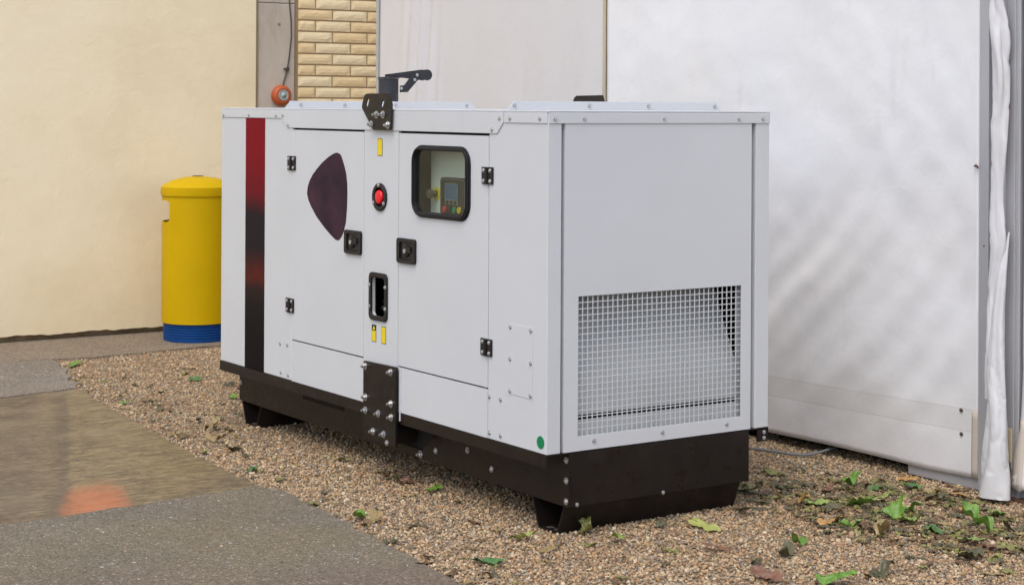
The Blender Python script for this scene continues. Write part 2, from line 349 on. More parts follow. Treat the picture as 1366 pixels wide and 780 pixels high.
# hex bolts and screws: one mesh of each kind, linked as separate objects
def proto_bolt(name, r, h, washer, hexa=True, mat='zinc', stud=0):
    bm = NB()                                           # head points along -X
    if washer: lathe(bm, [(0, 0), (washer, 0), (washer, -.002), (0, -.002)], 'x', n=20)
    z0 = -.002 if washer else 0
    lathe(bm, [(0, z0), (r, z0), (r, z0-h*.8), (r*.82, z0-h), (0, z0-h)], 'x', n=6 if hexa else 14)
    if stud: lathe(bm, [(r*.5, z0-h), (r*.5, z0-h-stud), (0, z0-h-stud)], 'x', n=10)
    bmesh.ops.remove_doubles(bm, verts=bm.verts, dist=1e-6); bmesh.ops.recalc_face_normals(bm, faces=bm.faces[:])
    me = bpy.data.meshes.new(name); bm.to_mesh(me); bm.free(); me.materials.append(M[mat]); return me
BOLT = proto_bolt('bolt', .0115, .010, .0165, stud=.010)
BOLT_S = proto_bolt('bolt_small', .008, .006, .013)
SCREW = proto_bolt('screw', .0055, .004, .0085, False)
def put(mesh, name, parent, p, face='-x', tilt=None):
    o = bpy.data.objects.new(name, mesh); COL.objects.link(o); o.parent = parent
    o.location = Vector(p)-ROOT[parent]
    a = rnd.uniform(0, 1) if tilt is None else tilt
    o.rotation_euler = (a, 0, 0) if face == '-x' else ((0, 0, R(90)) if face == '-y' else (0, R(-90), 0))
    if face == '+x': o.rotation_euler = (0, 0, R(180))
    return o
EXPOSURE = 0.66

# ================================================================== GENERATOR
W, L = 1.114, 2.931
gen = thing('generator', (W/2, L/2, 0), 'white box-shaped generator with a red and black stripe on a black steel base', 'generator')
# --- black base
BX0, BX1, BZ0, BZ1 = .105, 1.009, .108, .318
bm = NB()
slots = [rect(1.790+i*.0196, 1.790+i*.0196+.009, .212, .234) for i in range(22)]
pocket = [(.955, .262), (1.085, .150), (1.400, .150), (1.400, .262)]
prism(bm, rect(0, 2.927, BZ0, BZ1), 'x', BX0, BX0+.006, [pocket]+slots)
prism(bm, rect(0, 2.927, BZ0, BZ1), 'x', BX1-.006, BX1)
prism(bm, rect(BX0+.0065, BX1-.0065, BZ0+.001, BZ1-.001), 'y', .0005, .006)
prism(bm, rect(BX0+.0065, BX1-.0065, BZ0+.001, BZ1-.001), 'y', 2.920, 2.9265)
box(bm, BX0+.007, BX1-.007, .007, 2.919, BZ0+.002, BZ0+.007)
box(bm, BX0+.007, BX1-.007, .007, 2.919, BZ1-.010, BZ1-.004)
base = obj('base_frame', bm, M['black'], gen, .0012)
# end cover plate of the base, slightly proud
bm = NB()
prism(bm, rect(BX0+.001, BX1-.001, BZ0+.003, BZ1-.0005), 'y', -.003, .0)
endpl = obj('base_end_plate', bm, M['black'], gen, .001)
bm = NB(); box(bm, BX0+.012, BX0+.30, .90, 1.45, .12, .30); pkt = obj('forklift_pocket', bm, M['dark'], gen)
for y, z in ((1.152-.02, .128),): put(BOLT, 'bolt', base, (BX0, y-.035, z+.002))
for y, z in ((.972, .166), (.719, .210), (.537, .163)): put(BOLT_S, 'bolt', base, (BX0, y, z))
for z in (.287, .209, .130): put(BOLT_S, 'bolt', base, (BX0, .018, z))
for z in (.285, .20): put(BOLT_S, 'bolt', base, (BX0, 2.905, z))
put(SCREW, 'screw', endpl, (.14, -.003, .118), '-y'); put(SCREW, 'screw', endpl, (.56, -.003, .115), '-y')
# feet: open trapezoid channels running across
for s in (0, 1):
    f = (lambda y: y) if s == 0 else (lambda y: 2.927-y)
    o_ = [(.030, BZ0-.001), (.078, -.008), (.205, -.008), (.253, BZ0-.001)]
    i_ = [(.246, BZ0-.001), (.200, .000), (.083, .000), (.037, BZ0-.001)]
    bm = NB(); prism(bm, [(f(a), b) for a, b in o_+i_], 'x', BX0+.001, BX1-.014)
    ft = obj('foot', bm, M['black'], gen, .001)
    for yy in (.12, .165): put(BOLT_S, 'bolt', ft, (BX0+.03, f(yy), .0005), '+z')
# side rails
for s in (0, 1):
    bm = NB(); x = (lambda v: v) if s == 0 else (lambda v: W-v)
    pr = [(x(-.003), .271), (x(-.003), .3195), (x(.10), .3195), (x(.10), .3135), (x(.003), .3135), (x(.003), .271)]
    prism(bm, pr, 'y', .001, 2.934)
    rl = obj('side_rail', bm, M['black'], gen, .001)
    if s == 1:
        bm = NB(); box(bm, W-.055, W-.003, .002, .01, .262, .31); br_ = obj('rail_bracket', bm, M['black'], gen, .001)
        put(SCREW, 'screw', br_, (W-.02, .002, .300), '-y'); put(SCREW, 'screw', br_, (W-.02, .002, .276), '-y')

# --- white canopy
Z0, ZR = .320, 1.62
wh = M['white']
# right section wraps round the near corner and ends in the corner post
bm = NB()
prism(bm, [(0, .407), (0, 0), (.063, 0), (.063, .036), (.058, .036), (.058, .015), (.015, .015), (.015, .407)], 'z', Z0, 1.612)
sp = obj('corner_panel', bm, wh, gen, .005, seg=3)
for y, z in ((.396, .485), (.315, .485), (.394, .343), (.314, .344)): put(SCREW, 'screw', sp, (0, y, z))
bm = NB(); prism(bm, [(W, .407), (W, 0), (1.041, 0), (1.041, .036), (1.046, .036), (1.046, .015), (W-.015, .015), (W-.015, .407)], 'z', Z0, 1.612)
obj('corner_panel', bm, wh, gen, .005, seg=3)
bm = NB(); prism(bm, [(0, 2.124), (0, L), (W, L), (W, 2.124), (W-.015, 2.124), (W-.015, L-.015), (.015, L-.015), (.015, 2.124)], 'z', Z0, 1.612)
lp_ = obj('rear_panel', bm, wh, gen, .005, seg=3)
for y, z in ((2.245, .484), (2.168, .486), (2.235, .346), (2.159, .343)): put(SCREW, 'screw', lp_, (0, y, z))
# centre column with openings for the stop button and the inspection port
bm = NB(); prism(bm, rect(1.1200, 1.4210, Z0, 1.612), 'x', 0, .015, [circ(1.275, 1.235, .045, 28), rrect(1.222, 1.344, .712, .886, .02)])
cc = obj('centre_panel', bm, wh, gen, .001)
bm = NB(); box(bm, -.007, -.0005, 1.086, 1.0925, .285, .515); obj('edge_strip', bm, wh, cc)
for y0, y1 in ((1.4245, 2.1210), (.4105, 1.1165)):
    bm = NB(); prism(bm, rect(y0, y1, Z0, .5125), 'x', 0, .015); obj('lower_panel', bm, wh, gen, .0015)
bm = NB(); prism(bm, rect(.4095, 2.1215, Z0, 1.612), 'x', W-.015, W); obj('far_side_panel', bm, wh, gen, .0015)

def hinge(door, y, z):
    bm = NB()
    box(bm, -.007, 0, y-.040, y-.004, z-.034, z+.034); box(bm, -.007, 0, y+.004, y+.040, z-.034, z+.034)
    tube(bm, [(-.009, y, z-.034), (-.009, y, z+.034)], .0065, 10)
    h = obj('hinge', bm, M['plastic'], door, .0015)
    for a in (-.024, .024):
        for b in (-.021, .021):
            o_ = bpy.data.objects.new('screw', SCREW); COL.objects.link(o_); o_.parent = door
            o_.location = Vector((-.007, y+a, z+b))-ROOT[door]
def latch(door, y, z, flip):
    bm = NB()
    prism(bm, rrect(y-.0755, y+.0755, z-.053, z+.053, .014), 'x', -.012, 0, [rrect(y-.052, y+.052, z-.038, z+.038, .006)])
    box(bm, -.004, .006, y-.054, y+.054, z-.040, z+.040)
    s = -1 if flip else 1
    prism(bm, rrect(y-.048, y+.030*1, z-.032, z+.034, .006), 'x', -.009, -.004)
    lathe(bm, [(.027, -.004), (.027, -.014), (.020, -.017), (0, -.017)], 'x', (0, y+s*.004, z), 20)
    box(bm, -.018, -.012, y-.05, y-.02, z-.006, z+.02)
    lt = obj('latch', bm, M['plastic'], door, .002)
    bm = NB(); lathe(bm, [(.010, -.0165), (.010, -.020), (0, -.020)], 'x', (0, y+s*.004, z), 16)
    obj('lock_cylinder', bm, M['zinc'], door, .0005)

# left door
bm = NB(); prism(bm, rect(1.4245, 2.1215, .5185, 1.5175), 'x', 0, .015)
dl = obj('door', bm, wh, gen, .0018)
hinge(dl, 2.128, 1.358); hinge(dl, 2.139, .679); latch(dl, 1.512, 1.022, False)
FIN = [(1.674, 1.419), (1.652, 1.415), (1.637, 1.407), (1.607, 1.363), (1.588, 1.325), (1.579, 1.285), (1.576, 1.239), (1.579, 1.177), (1.589, 1.107), (1.607, 1.068), (1.630, 1.038), (1.650, 1.024), (1.669, 1.020), (1.690, 1.023), (1.740, 1.044), (1.797, 1.072), (1.874, 1.117), (1.925, 1.158), (1.957, 1.190), (1.971, 1.219), (1.965, 1.251), (1.945, 1.282), (1.912, 1.313), (1.870, 1.341), (1.820, 1.370), (1.755, 1.399), (1.712, 1.413), (1.690, 1.418)]
bm = NB(); prism(bm, FIN, 'x', -.0012, -.0002); tag(obj('decal', bm, M['fin'], dl), 'dark purple fin-shaped decal')
# right door with the window
WIN = rrect(.555, .981, 1.182, 1.455, .055)
bm = NB(); prism(bm, rect(.4115, 1.1165, .5185, 1.5165), 'x', 0, .015, [WIN])
dr = obj('door', bm, wh, gen, .0018)
tag(dr, 'door with a window onto the control panel')
hinge(dr, .413, 1.359); hinge(dr, .415, .679); latch(dr, 1.040, 1.016, True)
bm = NB()
for k, (g0, x0, x1) in enumerate(((0, -.006, .020), (.005, -.014, -.006), (.012, -.018, -.014))):
    prism(bm, rrect(.541+g0, .995-g0, 1.166+g0, 1.470-g0, .072-g0), 'x', x0, x1, [rrect(.564-g0*.3, .972+g0*.3, 1.190-g0*.3, 1.448+g0*.3, .044)])
obj('window_frame', bm, M['rubber'], dr, .0025)
bm = NB(); prism(bm, rrect(.560, .976, 1.187, 1.451, .048), 'x', -.001, .002); obj('window_pane', bm, M['glass'], dr)

# dark boxes added to keep the inside black (open at window, port and button)
bm = NB()
for (ya, yb, za, zb_) in ((.36, .50, .325, 1.605), (.50, 1.03, .325, 1.14), (.50, 1.03, 1.49, 1.605), (1.03, 1.21, .325, 1.605), (1.21, 1.36, .325, .69), (1.21, 1.36, .91, 1.17), (1.21, 1.36, 1.30, 1.605), (1.36, 2.91, .325, 1.605)):
    box(bm, .022, .030, ya, yb, za, zb_)
box(bm, .33, W-.03, .36, 2.91, .325, 1.605)
obj('shade_liner', bm, M['dark'], gen)
# control panel seen through the window
bm = NB(); box(bm, .095, .100, .45, 1.008, 1.09, 1.55); box(bm, .031, .095, .45, .455, 1.09, 1.55); box(bm, .031, .095, .45, 1.008, 1.085, 1.09)
cp = obj('control_panel', bm, M['white_in'], gen, .001); tag(cp, 'pale control panel behind the door window')
bm = NB(); prism(bm, rrect(.690, .891, 1.172, 1.335, .018), 'x', .070, .0945); mod = obj('control_module', bm, M['module'], cp, .004)
bm = NB(); prism(bm, rrect(.752, .845, 1.245, 1.308, .004), 'x', .0675, .0695); obj('display', bm, M['screen'], cp)
bm = NB()
prism(bm, rrect(.748, .849, 1.241, 1.312, .006), 'x', .0670, .0698, [rrect(.751, .846, 1.244, 1.309, .004)])
prism(bm, rrect(.697, .885, 1.330-.15, 1.329, .014), 'x', .0690, .0698, [rrect(.699, .883, 1.182, 1.327, .013)])
for i in range(4):
    for j in range(2): box(bm, .0685, .0698, .845-i*.031-.004, .845-i*.031+.008, 1.224+j*.010, 1.229+j*.010)
obj('panel_marking', bm, M['mark'], cp)
for i, mt in enumerate(('btn_red', 'plastic', 'btn_green', 'btn_yellow')):
    bm = NB(); lathe(bm, [(.0145, .0698), (.0135, .064), (0, .064)], 'x', (0, .852-i*.0385, 1.202), 18); obj('button', bm, M[mt], cp)
bm = NB(); lathe(bm, [(.028, .0945), (.028, .091), (.016, .091)], 'x', (0, .958, 1.262), 24); obj('knob_ring', bm, M['ringyellow'], cp)
bm = NB(); lathe(bm, [(.014, .0909), (.014, .070), (.019, .068), (.019, .052), (0, .050)], 'x', (0, .958, 1.262), 20); obj('knob', bm, M['brass'], cp, .001)
# stop button
bm = NB(); prism(bm, circ(1.275, 1.235, .0615, 40), 'x', -.010, 0, [circ(1.275, 1.235, .042, 32)])
es = obj('stop_button', bm, M['plastic'], gen, .003); tag(es, 'round black collar holding a red emergency stop button')
bm = NB(); lathe(bm, [(.044, .0), (.044, .035), (0, .035)], 'x', (0, 1.275, 1.235), 28); obj('collar_cup', bm, M['dark'], es)
bm = NB(); lathe(bm, [(.014, .034), (.014, .0), (.030, -.001), (.031, -.008), (.026, -.014), (0, -.015)], 'x', (0, 1.275, 1.235), 28); obj('red_button', bm, M['red'], es, .001, True)
for a in (90, 210, 330): put(SCREW, 'screw', es, (-.0098, 1.275+.052*math.cos(R(a)), 1.235+.052*math.sin(R(a))))
# inspection port
bm = NB(); prism(bm, rrect(1.203, 1.362, .694, .904, .026), 'x', -.010, 0, [rrect(1.224, 1.341, .716, .882, .016)])
ip = obj('inspection_port', bm, M['plastic'], gen, .003)
for y in (1.213, 1.352):
    for z in (.752, .846): put(SCREW, 'screw', ip, (-.0098, y, z))
bm = NB(); tube(bm, [(.075, 1.37, .762), (.072, 1.20, .812)], .011, 12); tube(bm, [(.062, 1.36, .736), (.066, 1.20, .790)], .011, 12)
tube(bm, [(.09, 1.37, .716), (.09, 1.315, .745), (.09, 1.27, .722)], .004, 8); tube(bm, [(.11, 1.34, .90), (.12, 1.20, .83)], .004, 8)
obj('pipe', bm, M['grey_lever'], ip, 0, True)
# stickers
def sticker(y0, y1, z0, z1, warn=False):
    bm = NB(); prism(bm, rect(y0, y1, z0, z1), 'x', -.0010, -.0002); s = obj('sticker', bm, M['ink'], gen)
    e = .0025; top = z1-(.026 if warn else e)
    bm = NB(); prism(bm, rect(y0+e, y1-e, z0+e, top), 'x', -.0016, -.0011)
    if warn:
        c_ = (y0+y1)/2; prism(bm, [(c_-.011, z1-.021), (c_+.011, z1-.021), (c_, z1-.004)], 'x', -.0016, -.0011)
    obj('sticker_face', bm, M['yellow_sticker'], s); return s
sticker(1.306, 1.345, .598, .673, True); sticker(1.220, 1.260, .598, .673); sticker(1.259, 1.302, 1.415, 1.491)
bm = NB(); prism(bm, circ(.040, .362, .0245, 28), 'x', -.0012, -.0002); tag(obj('sticker', bm, M['green'], gen), 'round green sticker at the bottom corner')
bm = NB(); prism(bm, rect(2.422, 2.641, .3215, 1.570), 'x', -.0012, -.0002); tag(obj('stripe', bm, M['stripe'], gen), 'broad vertical stripe, red above and black below')
# hatch
bm = NB(); prism(bm, rect(.094, .254, .517, .790), 'x', -.0018, -.0004); ha = obj('hatch', bm, wh, gen, .0004)
for y in (.247, .106):
    for z in (.777, .653, .529): put(SCREW, 'screw', ha, (-.0018, y, z))

# --- grille end
bm = NB(); prism(bm, rect(.079, 1.018, Z0, 1.612), 'y', 0, .004, [rect(.145, .965, .377, .910)])
box(bm, .079, .083, .0045, .034, Z0, 1.61); box(bm, 1.014, 1.018, .0045, .034, Z0, 1.61)
ep = obj('end_panel', bm, wh, gen, .001)
for x in (.222, .558, .891): put(SCREW, 'screw', ep, (x, 0, .352), '-y')
for xa, xb in ((.059, .140), (.970, 1.045)):
    bm = NB(); box(bm, xa, xb, .037, .041, Z0, 1.61); obj('backing_strip', bm, wh, gen)
bm = NB()
nx, nzz = 34, 22
for i in range(1, nx): x = .145+.82*i/nx; box(bm, x-.0016, x+.0016, .0048, .0078, .372, .914)
for j in range(1, nzz): z = .377+.533*j/nzz; box(bm, .140, .970, .0053, .0082, z-.0016, z+.0016)
obj('mesh_grille', bm, wh, gen)
# sloping baffle behind the grille
bm = NB(); prism(bm, [(.030, .452), (.034, .451), (.046, .568), (.131, .743), (.206, .912), (.202, .914), (.127, .745), (.042, .570)], 'x', .085, .982)
obj('baffle', bm, M['baffle'], gen)
bm = NB(); prism(bm, [(.020, .372), (.034, .372), (.034, .430), (.030, .434), (.020, .376)], 'x', .085, 1.03); obj('baffle_lip', bm, M['baffle'], gen)
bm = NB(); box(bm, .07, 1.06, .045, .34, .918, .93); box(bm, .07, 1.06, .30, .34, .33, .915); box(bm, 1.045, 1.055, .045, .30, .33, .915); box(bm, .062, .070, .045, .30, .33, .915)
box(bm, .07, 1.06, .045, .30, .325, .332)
obj('grille_shade_box', bm, M['dark'], gen)  # dark walls added to keep the space behind the grille black

# --- roof
bm = NB(); prism(bm, rect(-.003, W+.003, -.003, L+.003), 'z', 1.6125, ZR); rf = obj('roof', bm, wh, gen, .003)
def lip(pts, axis, a, b): bm = NB(); prism(bm, pts, axis, a, b); return obj('roof_trim', bm, wh, gen, .0015)
a = lip(rect(2.2455, L, 1.571, 1.6120), 'x', -.0042, -.0004)
for y, z in ((2.898, 1.582), (2.600, 1.583), (2.294, 1.583)): put(SCREW, 'screw', a, (-.0042, y, z))
CT = [(2.2415, 1.612), (2.2415, 1.571), (2.176, 1.5265), (.346, 1.5265), (.3015, 1.571), (.3015, 1.612)]
a = lip(CT, 'x', -.0045, -.0004)
for y, z in ((2.221, 1.584), (2.164, 1.539), (.328, 1.587), (.381, 1.542)): put(SCREW, 'screw', a, (-.0045, y, z))
a = lip(rect(.003, .2975, 1.571, 1.6120), 'x', -.0042, -.0004)
for y, z in ((.254, 1.587), (.050, 1.588)): put(SCREW, 'screw', a, (-.0042, y, z))
a = lip(rect(.002, W-.001, 1.570, 1.6120), 'y', -.0045, -.0004)
for x in (.029, .166, .557, .945, 1.075): put(SCREW, 'screw', a, (x, -.0045, 1.587), '-y')
lip(rect(0, L, 1.571, 1.612), 'x', W+.0004, W+.0042)
for Y, s, xs in ((.280, 1, (.035, .398, .701, 1.057)), (2.215, -1, (.09, .33, .62, 1.04))):
    bm = NB()
    prism(bm, [(.002, ZR+.0005), (.034, 1.655), (1.062, 1.655), (1.094, ZR+.0005)], 'y', Y, Y+.003)
    box(bm, .036, 1.06, Y+.0035, Y+.022, 1.652, 1.655)
    fl = obj('roof_flange', bm, wh, gen, .0008)
    for x in xs: put(SCREW, 'screw', fl, (x, Y, 1.637), '-y')
# lifting plates
TP = [(1.376, 1.687), (1.168, 1.689), (1.146, 1.640), (1.154, 1.531), (1.168, 1.528), (1.313, 1.528), (1.415, 1.625), (1.410, 1.645), (1.393, 1.678)]
for x0, x1, s in ((-.019, -.0135, 1), (W+.0135, W+.019, -1)):
    sl = []
    for cy, cz in ((1.362, 1.648), (1.228, 1.645)):
        th = R(118); hole = []
        for q in range(0, 360, 24):
            ex0 = .011*(1 if math.cos(R(q)) > 0 else -1)
            u, v = .0085*math.cos(R(q))+ex0, .0085*math.sin(R(q))
            hole.append((cy+u*math.cos(th)-v*math.sin(th), cz+u*math.sin(th)+v*math.cos(th)))
        sl.append(hole)
    bm = NB(); prism(bm, TP, 'x', x0, x1, sl if s == 1 else [])
    box(bm, (x1+.0005) if s == 1 else (x0-.0125), (x1+.0125) if s == 1 else (x0-.0005), 1.19, 1.36, 1.54, 1.60)
    pl = obj('lifting_plate', bm, M['plate'], gen, .0015)
    for y, z in ((1.281, 1.595), (1.223, 1.596), (1.327, 1.552), (1.179, 1.551)):
        put(BOLT, 'bolt', pl, (x0 if s == 1 else x1, y, z), '-x' if s == 1 else '+x')
# bracket plate low on the side
bm = NB(); prism(bm, [(1.106, .512), (1.112, .514), (1.380, .509), (1.386, .503), (1.386, .172), (1.100, .172), (1.1005, .505)], 'x', -.020, -.008)
box(bm, -.0075, .0, 1.13, 1.36, .33, .49); box(bm, -.0075, .10, 1.13, 1.36, .18, .26)
bp = obj('bracket_plate', bm, M['plate'], gen, .0012)
for y, z in ((1.368, .487), (1.143, .488), (1.364, .351), (1.140, .353), (1.363, .294), (1.249, .295), (1.137, .295), (1.294, .211), (1.201, .212)): put(BOLT, 'bolt', bp, (-.020, y, z))
put(BOLT_S, 'bolt', bp, (-.020, 1.173, .180))
# exhaust pipe with rain cap
bm = NB(); lathe(bm, [(.060, 1.621), (.060, 1.626), (.052, 1.627), (.052, 1.772), (.055, 1.772), (.055, 1.776), (.046, 1.776), (.046, 1.64)], 'z', (.757, 2.53, 0), 36)
ex = obj('exhaust_pipe', bm, M['exhaust'], gen, 0, True); ex.modifiers.new('es', 'EDGE_SPLIT').split_angle = R(40)
c0 = (.976, 1.797)
cap = [(.752, 1.779), (.752, 1.797)]+[(c0[0]+.029*math.cos(R(q)), c0[1]+.029*math.sin(R(q))) for q in range(95, -100, -15)]+[(.925, 1.775), (.86, 1.781)]
bm = NB(); prism(bm, cap, 'y', 2.500, 2.506); prism(bm, cap, 'y', 2.554, 2.560); box(bm, .75, .95, 2.507, 2.553, 1.783, 1.787)
prism(bm, [(.806, 1.739), (.831, 1.741), (.863, 1.779), (.886, 1.803), (.916, 1.772), (.852, 1.706), (.806, 1.704)], 'y', 2.492, 2.498)
lathe(bm, [(.058, 1.778), (.058, 1.783), (0, 1.785)], 'z', (.757, 2.53, 0), 30)
rc = obj('rain_cap', bm, M['exhaust'], ex, .0012)
for x, z in ((.906, 1.796), (.892, 1.771), (.811, 1.725)): 
    o_ = bpy.data.objects.new('screw', SCREW); COL.objects.link(o_); o_.parent = ex; o_.location = Vector((x, 2.491, z))-ROOT[ex]; o_.rotation_euler = (0, 0, R(90))
LEAVES = [
    (0.072, 0.937, 0.085, 'g', 1, 'bright green curled leaf alone before the middle of the generator base'),
    (-0.379, 1.752, 0.07, 'd', 1, "dark green leaf at the slab edge, level with the generator's far foot"),
    (0.05, 1.738, 0.08, 'p', 0, 'pale green leaf lying under the black bracket plate of the generator'),
    (0.057, 1.286, 0.07, 'b', 1, 'brown withered leaf in the shade below the forklift pocket of the generator'),
    (-0.37, -0.162, 0.085, 'd', 1, "dark green folded leaf at the photo's lower edge, left of the near foot"),
    (-0.068, 0.059, 0.075, 'p', 1, "yellow-green crinkled leaf just left of the generator's near foot"),
    (0.205, 0.024, 0.08, 'o', 2, 'olive leaf standing up with its tip against the near foot of the generator'),
    (0.224, -0.155, 0.08, 'y', 1, 'yellow-green leaf lying flat right of the upright leaf by the near foot'),
    (0.609, 0.137, 0.085, 'o', 2, 'pale olive leaf with a long pale stem leaning on the front of the near foot'),
    (0.504, -0.067, 0.06, 'k', 2, 'dark olive curled leaf just below the leaf that leans on the near foot'),
    (0.629, -0.176, 0.1, 'p', 0, 'broad pale yellow-green leaf lying flat before the right end of the near foot'),
    (0.446, -0.457, 0.075, 'r', 0, 'rust-red flattened leaf in the open gravel below the broad pale leaf'),
    (-0.42, 0.688, 0.075, 'g', 1, 'green leaf next to a brown leaf at the slab edge, left of the generator middle'),
    (-0.401, 0.601, 0.075, 't', 2, 'curled yellow-brown leaf touching a green leaf at the slab edge'),
    (0.369, 3.581, 0.08, 'g', 1, 'fresh green leaf at the far left end of the generator base'),
    (0.544, 4.0, 0.07, 'k', 1, "dark dry leaf just behind the fresh green leaf at the generator's far left end"),
    (0.061, 5.246, 0.1, 'g', 0, 'small patch-like green leaf at the left corner of the gravel near the yellow wall'),
    (-0.203, 3.734, 0.06, 'g', 1, 'tiny green leaf on the slab edge at the far left of the gravel'),
    (-0.119, 2.757, 0.08, 't', 2, "yellow-brown curled leaf left of the generator's far foot, upper of two"),
    (-0.227, 2.472, 0.09, 't', 1, "yellow-brown wrinkled leaf left of the generator's far foot, lower of two"),
    (-0.082, 3.008, 0.06, 'k', 1, 'dark green dry leaf farther left than the two yellow-brown leaves by the far foot'),
    (0.477, 4.308, 0.09, 'd', 0, 'flat dark green leaf on the gravel between the yellow bin and the generator end'),
    (-0.273, 2.193, 0.08, 'k', 1, 'thin dark leaf right of the slab edge below the two yellow-brown leaves'),
    (1.516, 0.434, 0.085, 'o', 1, "olive green leaf nearest to the generator's right rear corner of the base"),
    (1.392, 0.202, 0.08, 'k', 1, 'dark olive leaf heaped just below the olive green leaf at the base corner'),
    (1.657, 0.068, 0.09, 'g', 2, "bright green raised leaf midway along the tent's lower edge"),
    (1.259, -0.136, 0.09, 'y', 1, 'light green leaf amid brown leaves right of the generator base'),
    (1.226, -0.082, 0.08, 'a', 2, 'upright orange-brown leaf at the left side of the light green leaf'),
    (1.519, 0.05, 0.08, 'r', 1, 'red-brown leaf in the leaf scatter right of the generator base'),
    (1.391, -0.252, 0.1, 'g', 1, 'long deep green leaf in the middle of the leaf scatter by the tent'),
    (1.515, -0.218, 0.09, 'y', 0, 'flat pale green leaf touching the long deep green leaf'),
    (1.357, -0.463, 0.11, 'g', 2, 'biggest bright green leaf, standing upright in the leaf scatter'),
    (1.373, -0.549, 0.11, 'y', 1, 'light green leaf spreading right of the biggest upright green leaf'),
    (1.492, -0.427, 0.09, 'g', 2, 'green leaf curled behind the biggest upright green leaf'),
    (1.119, -0.646, 0.11, 't', 2, 'large dry tan leaf below the biggest upright green leaf'),
    (1.325, -0.721, 0.09, 'd', 1, 'blue-green leaf between the biggest upright leaf and the leaf below the hanging curtain'),
    (1.507, -0.766, 0.11, 'g', 2, 'bright green two-tone leaf below the foot of the hanging white curtain'),
    (1.32, -0.898, 0.12, 'y', 0, 'long light green leaf lowest of the green leaves below the hanging curtain'),
    (1.747, -0.667, 0.08, 'g', 1, 'bright green leaf right of the foot of the hanging white curtain'),
    (1.673, -0.573, 0.08, 'a', 2, 'orange-tan leaf right under the foot of the hanging white curtain'),
    (0.752, -0.574, 0.08, 'g', 1, 'lone green leaf in the open gravel right of the near foot'),
    (1.116, -0.473, 0.08, 'g', 2, 'narrow green leaf left of the large dry tan leaf'),
    (0.494, -1.036, 0.1, 'g', 1, 'bright green leaf cut by the bottom edge of the photo'),
    (0.335, -0.854, 0.1, 'r', 1, 'long reddish-brown leaf near the bottom edge of the photo'),
    (0.599, -0.659, 0.1, 'k', 1, 'dark brown leaf below the lone green leaf in open gravel'),
    (0.419, -0.706, 0.06, 'k', 2, 'small blackish leaf above the long reddish-brown leaf'),
    (1.83, -0.113, 0.08, 'd', 1, "grey-green leaf by the tent's base, right part"),
    (1.943, 0.013, 0.09, 'a', 1, 'yellow-brown leaf tucked at the foot of the tent fabric'),
    (1.688, -0.04, 0.07, 'd', 0, 'small dark green leaf right of the bright raised leaf near the tent'),
    (1.249, -0.225, 0.09, 'k', 1, 'dark olive leaf right of the light green leaf in the scatter'),
    (1.096, -0.386, 0.09, 'a', 1, 'orange-brown leaf below the dark olive leaf in the scatter'),
    (1.79, -0.294, 0.08, 'k', 1, 'dark brownish leaf left of the yellow-brown pair by the curtain'),
    (1.895, -0.327, 0.09, 'a', 0, 'yellow-brown leaf left of the foot of the hanging curtain'),
    (1.3, -1.005, 0.07, 'r', 1, 'red-brown leaf right of the long light green leaf'),
    (1.379, -1.029, 0.09, 'o', 1, 'olive leaf at the right edge of the photo, lower one'),
    (1.621, -0.868, 0.08, 'k', 1, 'dark brown leaf at the right edge of the photo, upper one'),
    (1.134, -1.066, 0.09, 'k', 2, 'dark grey-green crumpled leaf in the lower right of the gravel'),
    (0.703, -1.044, 0.1, 'k', 2, 'dark green crumpled leaf at the lower edge of the photo right of centre'),
    (1.183, 0.212, 0.08, 'o', 1, 'olive leaf touching the right end of the near foot'),
    (0.921, -0.062, 0.09, 'k', 0, 'flat dark brown leaf right of the broad pale leaf'),
    (0.074, 1.147, 0.08, 'r', 1, 'reddish brown leaf in the shade between the green leaf and the generator base')]

# ================================================================== GROUND
def sheet(name, pts, z, depth, mat, jit=0., step=.06):
    out = []
    for i, p in enumerate(pts):
        q = pts[(i+1) % len(pts)]; d = math.hypot(q[0]-p[0], q[1]-p[1])
        n = max(1, min(int(d/step), 90))
        nx_, ny_ = -(q[1]-p[1])/d, (q[0]-p[0])/d
        for k in range(n):
            f = k/n; x = p[0]+(q[0]-p[0])*f; y = p[1]+(q[1]-p[1])*f
            j = jit*(nz(x*9, y*9, 3)+.5*nz(x*27, y*27, 5)) if d < 6 else 0
            out.append((x+nx_*j, y+ny_*j))
    bm = NB(); prism(bm, out, 'z', z-depth, z); o = obj(name, bm, mat); return tag(o, kind='structure')
bm = NB(); r_ = 60; fs = [bm.verts.new(p) for p in ((-r_, -r_, -.010), (r_, -r_, -.010), (r_, r_, -.010), (-r_, r_, -.010))]; bm.faces.new(fs)
tag(obj('ground', bm, M['bed']), kind='structure')
EDGE = [(-.72, -4), (-.66, -1.5), (-.60, -.36), (-.52, .4), (-.455, 1.20), (-.455, 1.32), (-.50, 1.44), (-.44, 2.32), (-.34, 3.48), (-.24, 4.30), (-.19, 4.53), (-.06, 5.10), (.04, 5.50)]
sheet('paved_ground', [(-12, -6), (-.74, -6)]+EDGE[:7]+[(-1.05, 1.375), (-1.65, 1.32), (-12, .5)], .003, .05, M['near'], .03)
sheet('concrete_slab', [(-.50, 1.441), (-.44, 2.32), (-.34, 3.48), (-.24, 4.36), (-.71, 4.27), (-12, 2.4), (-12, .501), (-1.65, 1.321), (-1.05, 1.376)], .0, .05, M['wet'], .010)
sheet('rough_slab', [(-.235, 4.37), (-.19, 4.53), (-.06, 5.10), (.02, 5.56), (-12, 5.56), (-12, 2.401), (-.71, 4.271)], .003, .05, M['far'], .045)
sheet('path', [(-12, 5.561), (.0, 5.561), (.30, 5.50), (1.15, 5.60), (2.9, 5.70), (9, 5.8), (9, 6.7), (-12, 6.7)], .004, .05, M['walk'], .02)

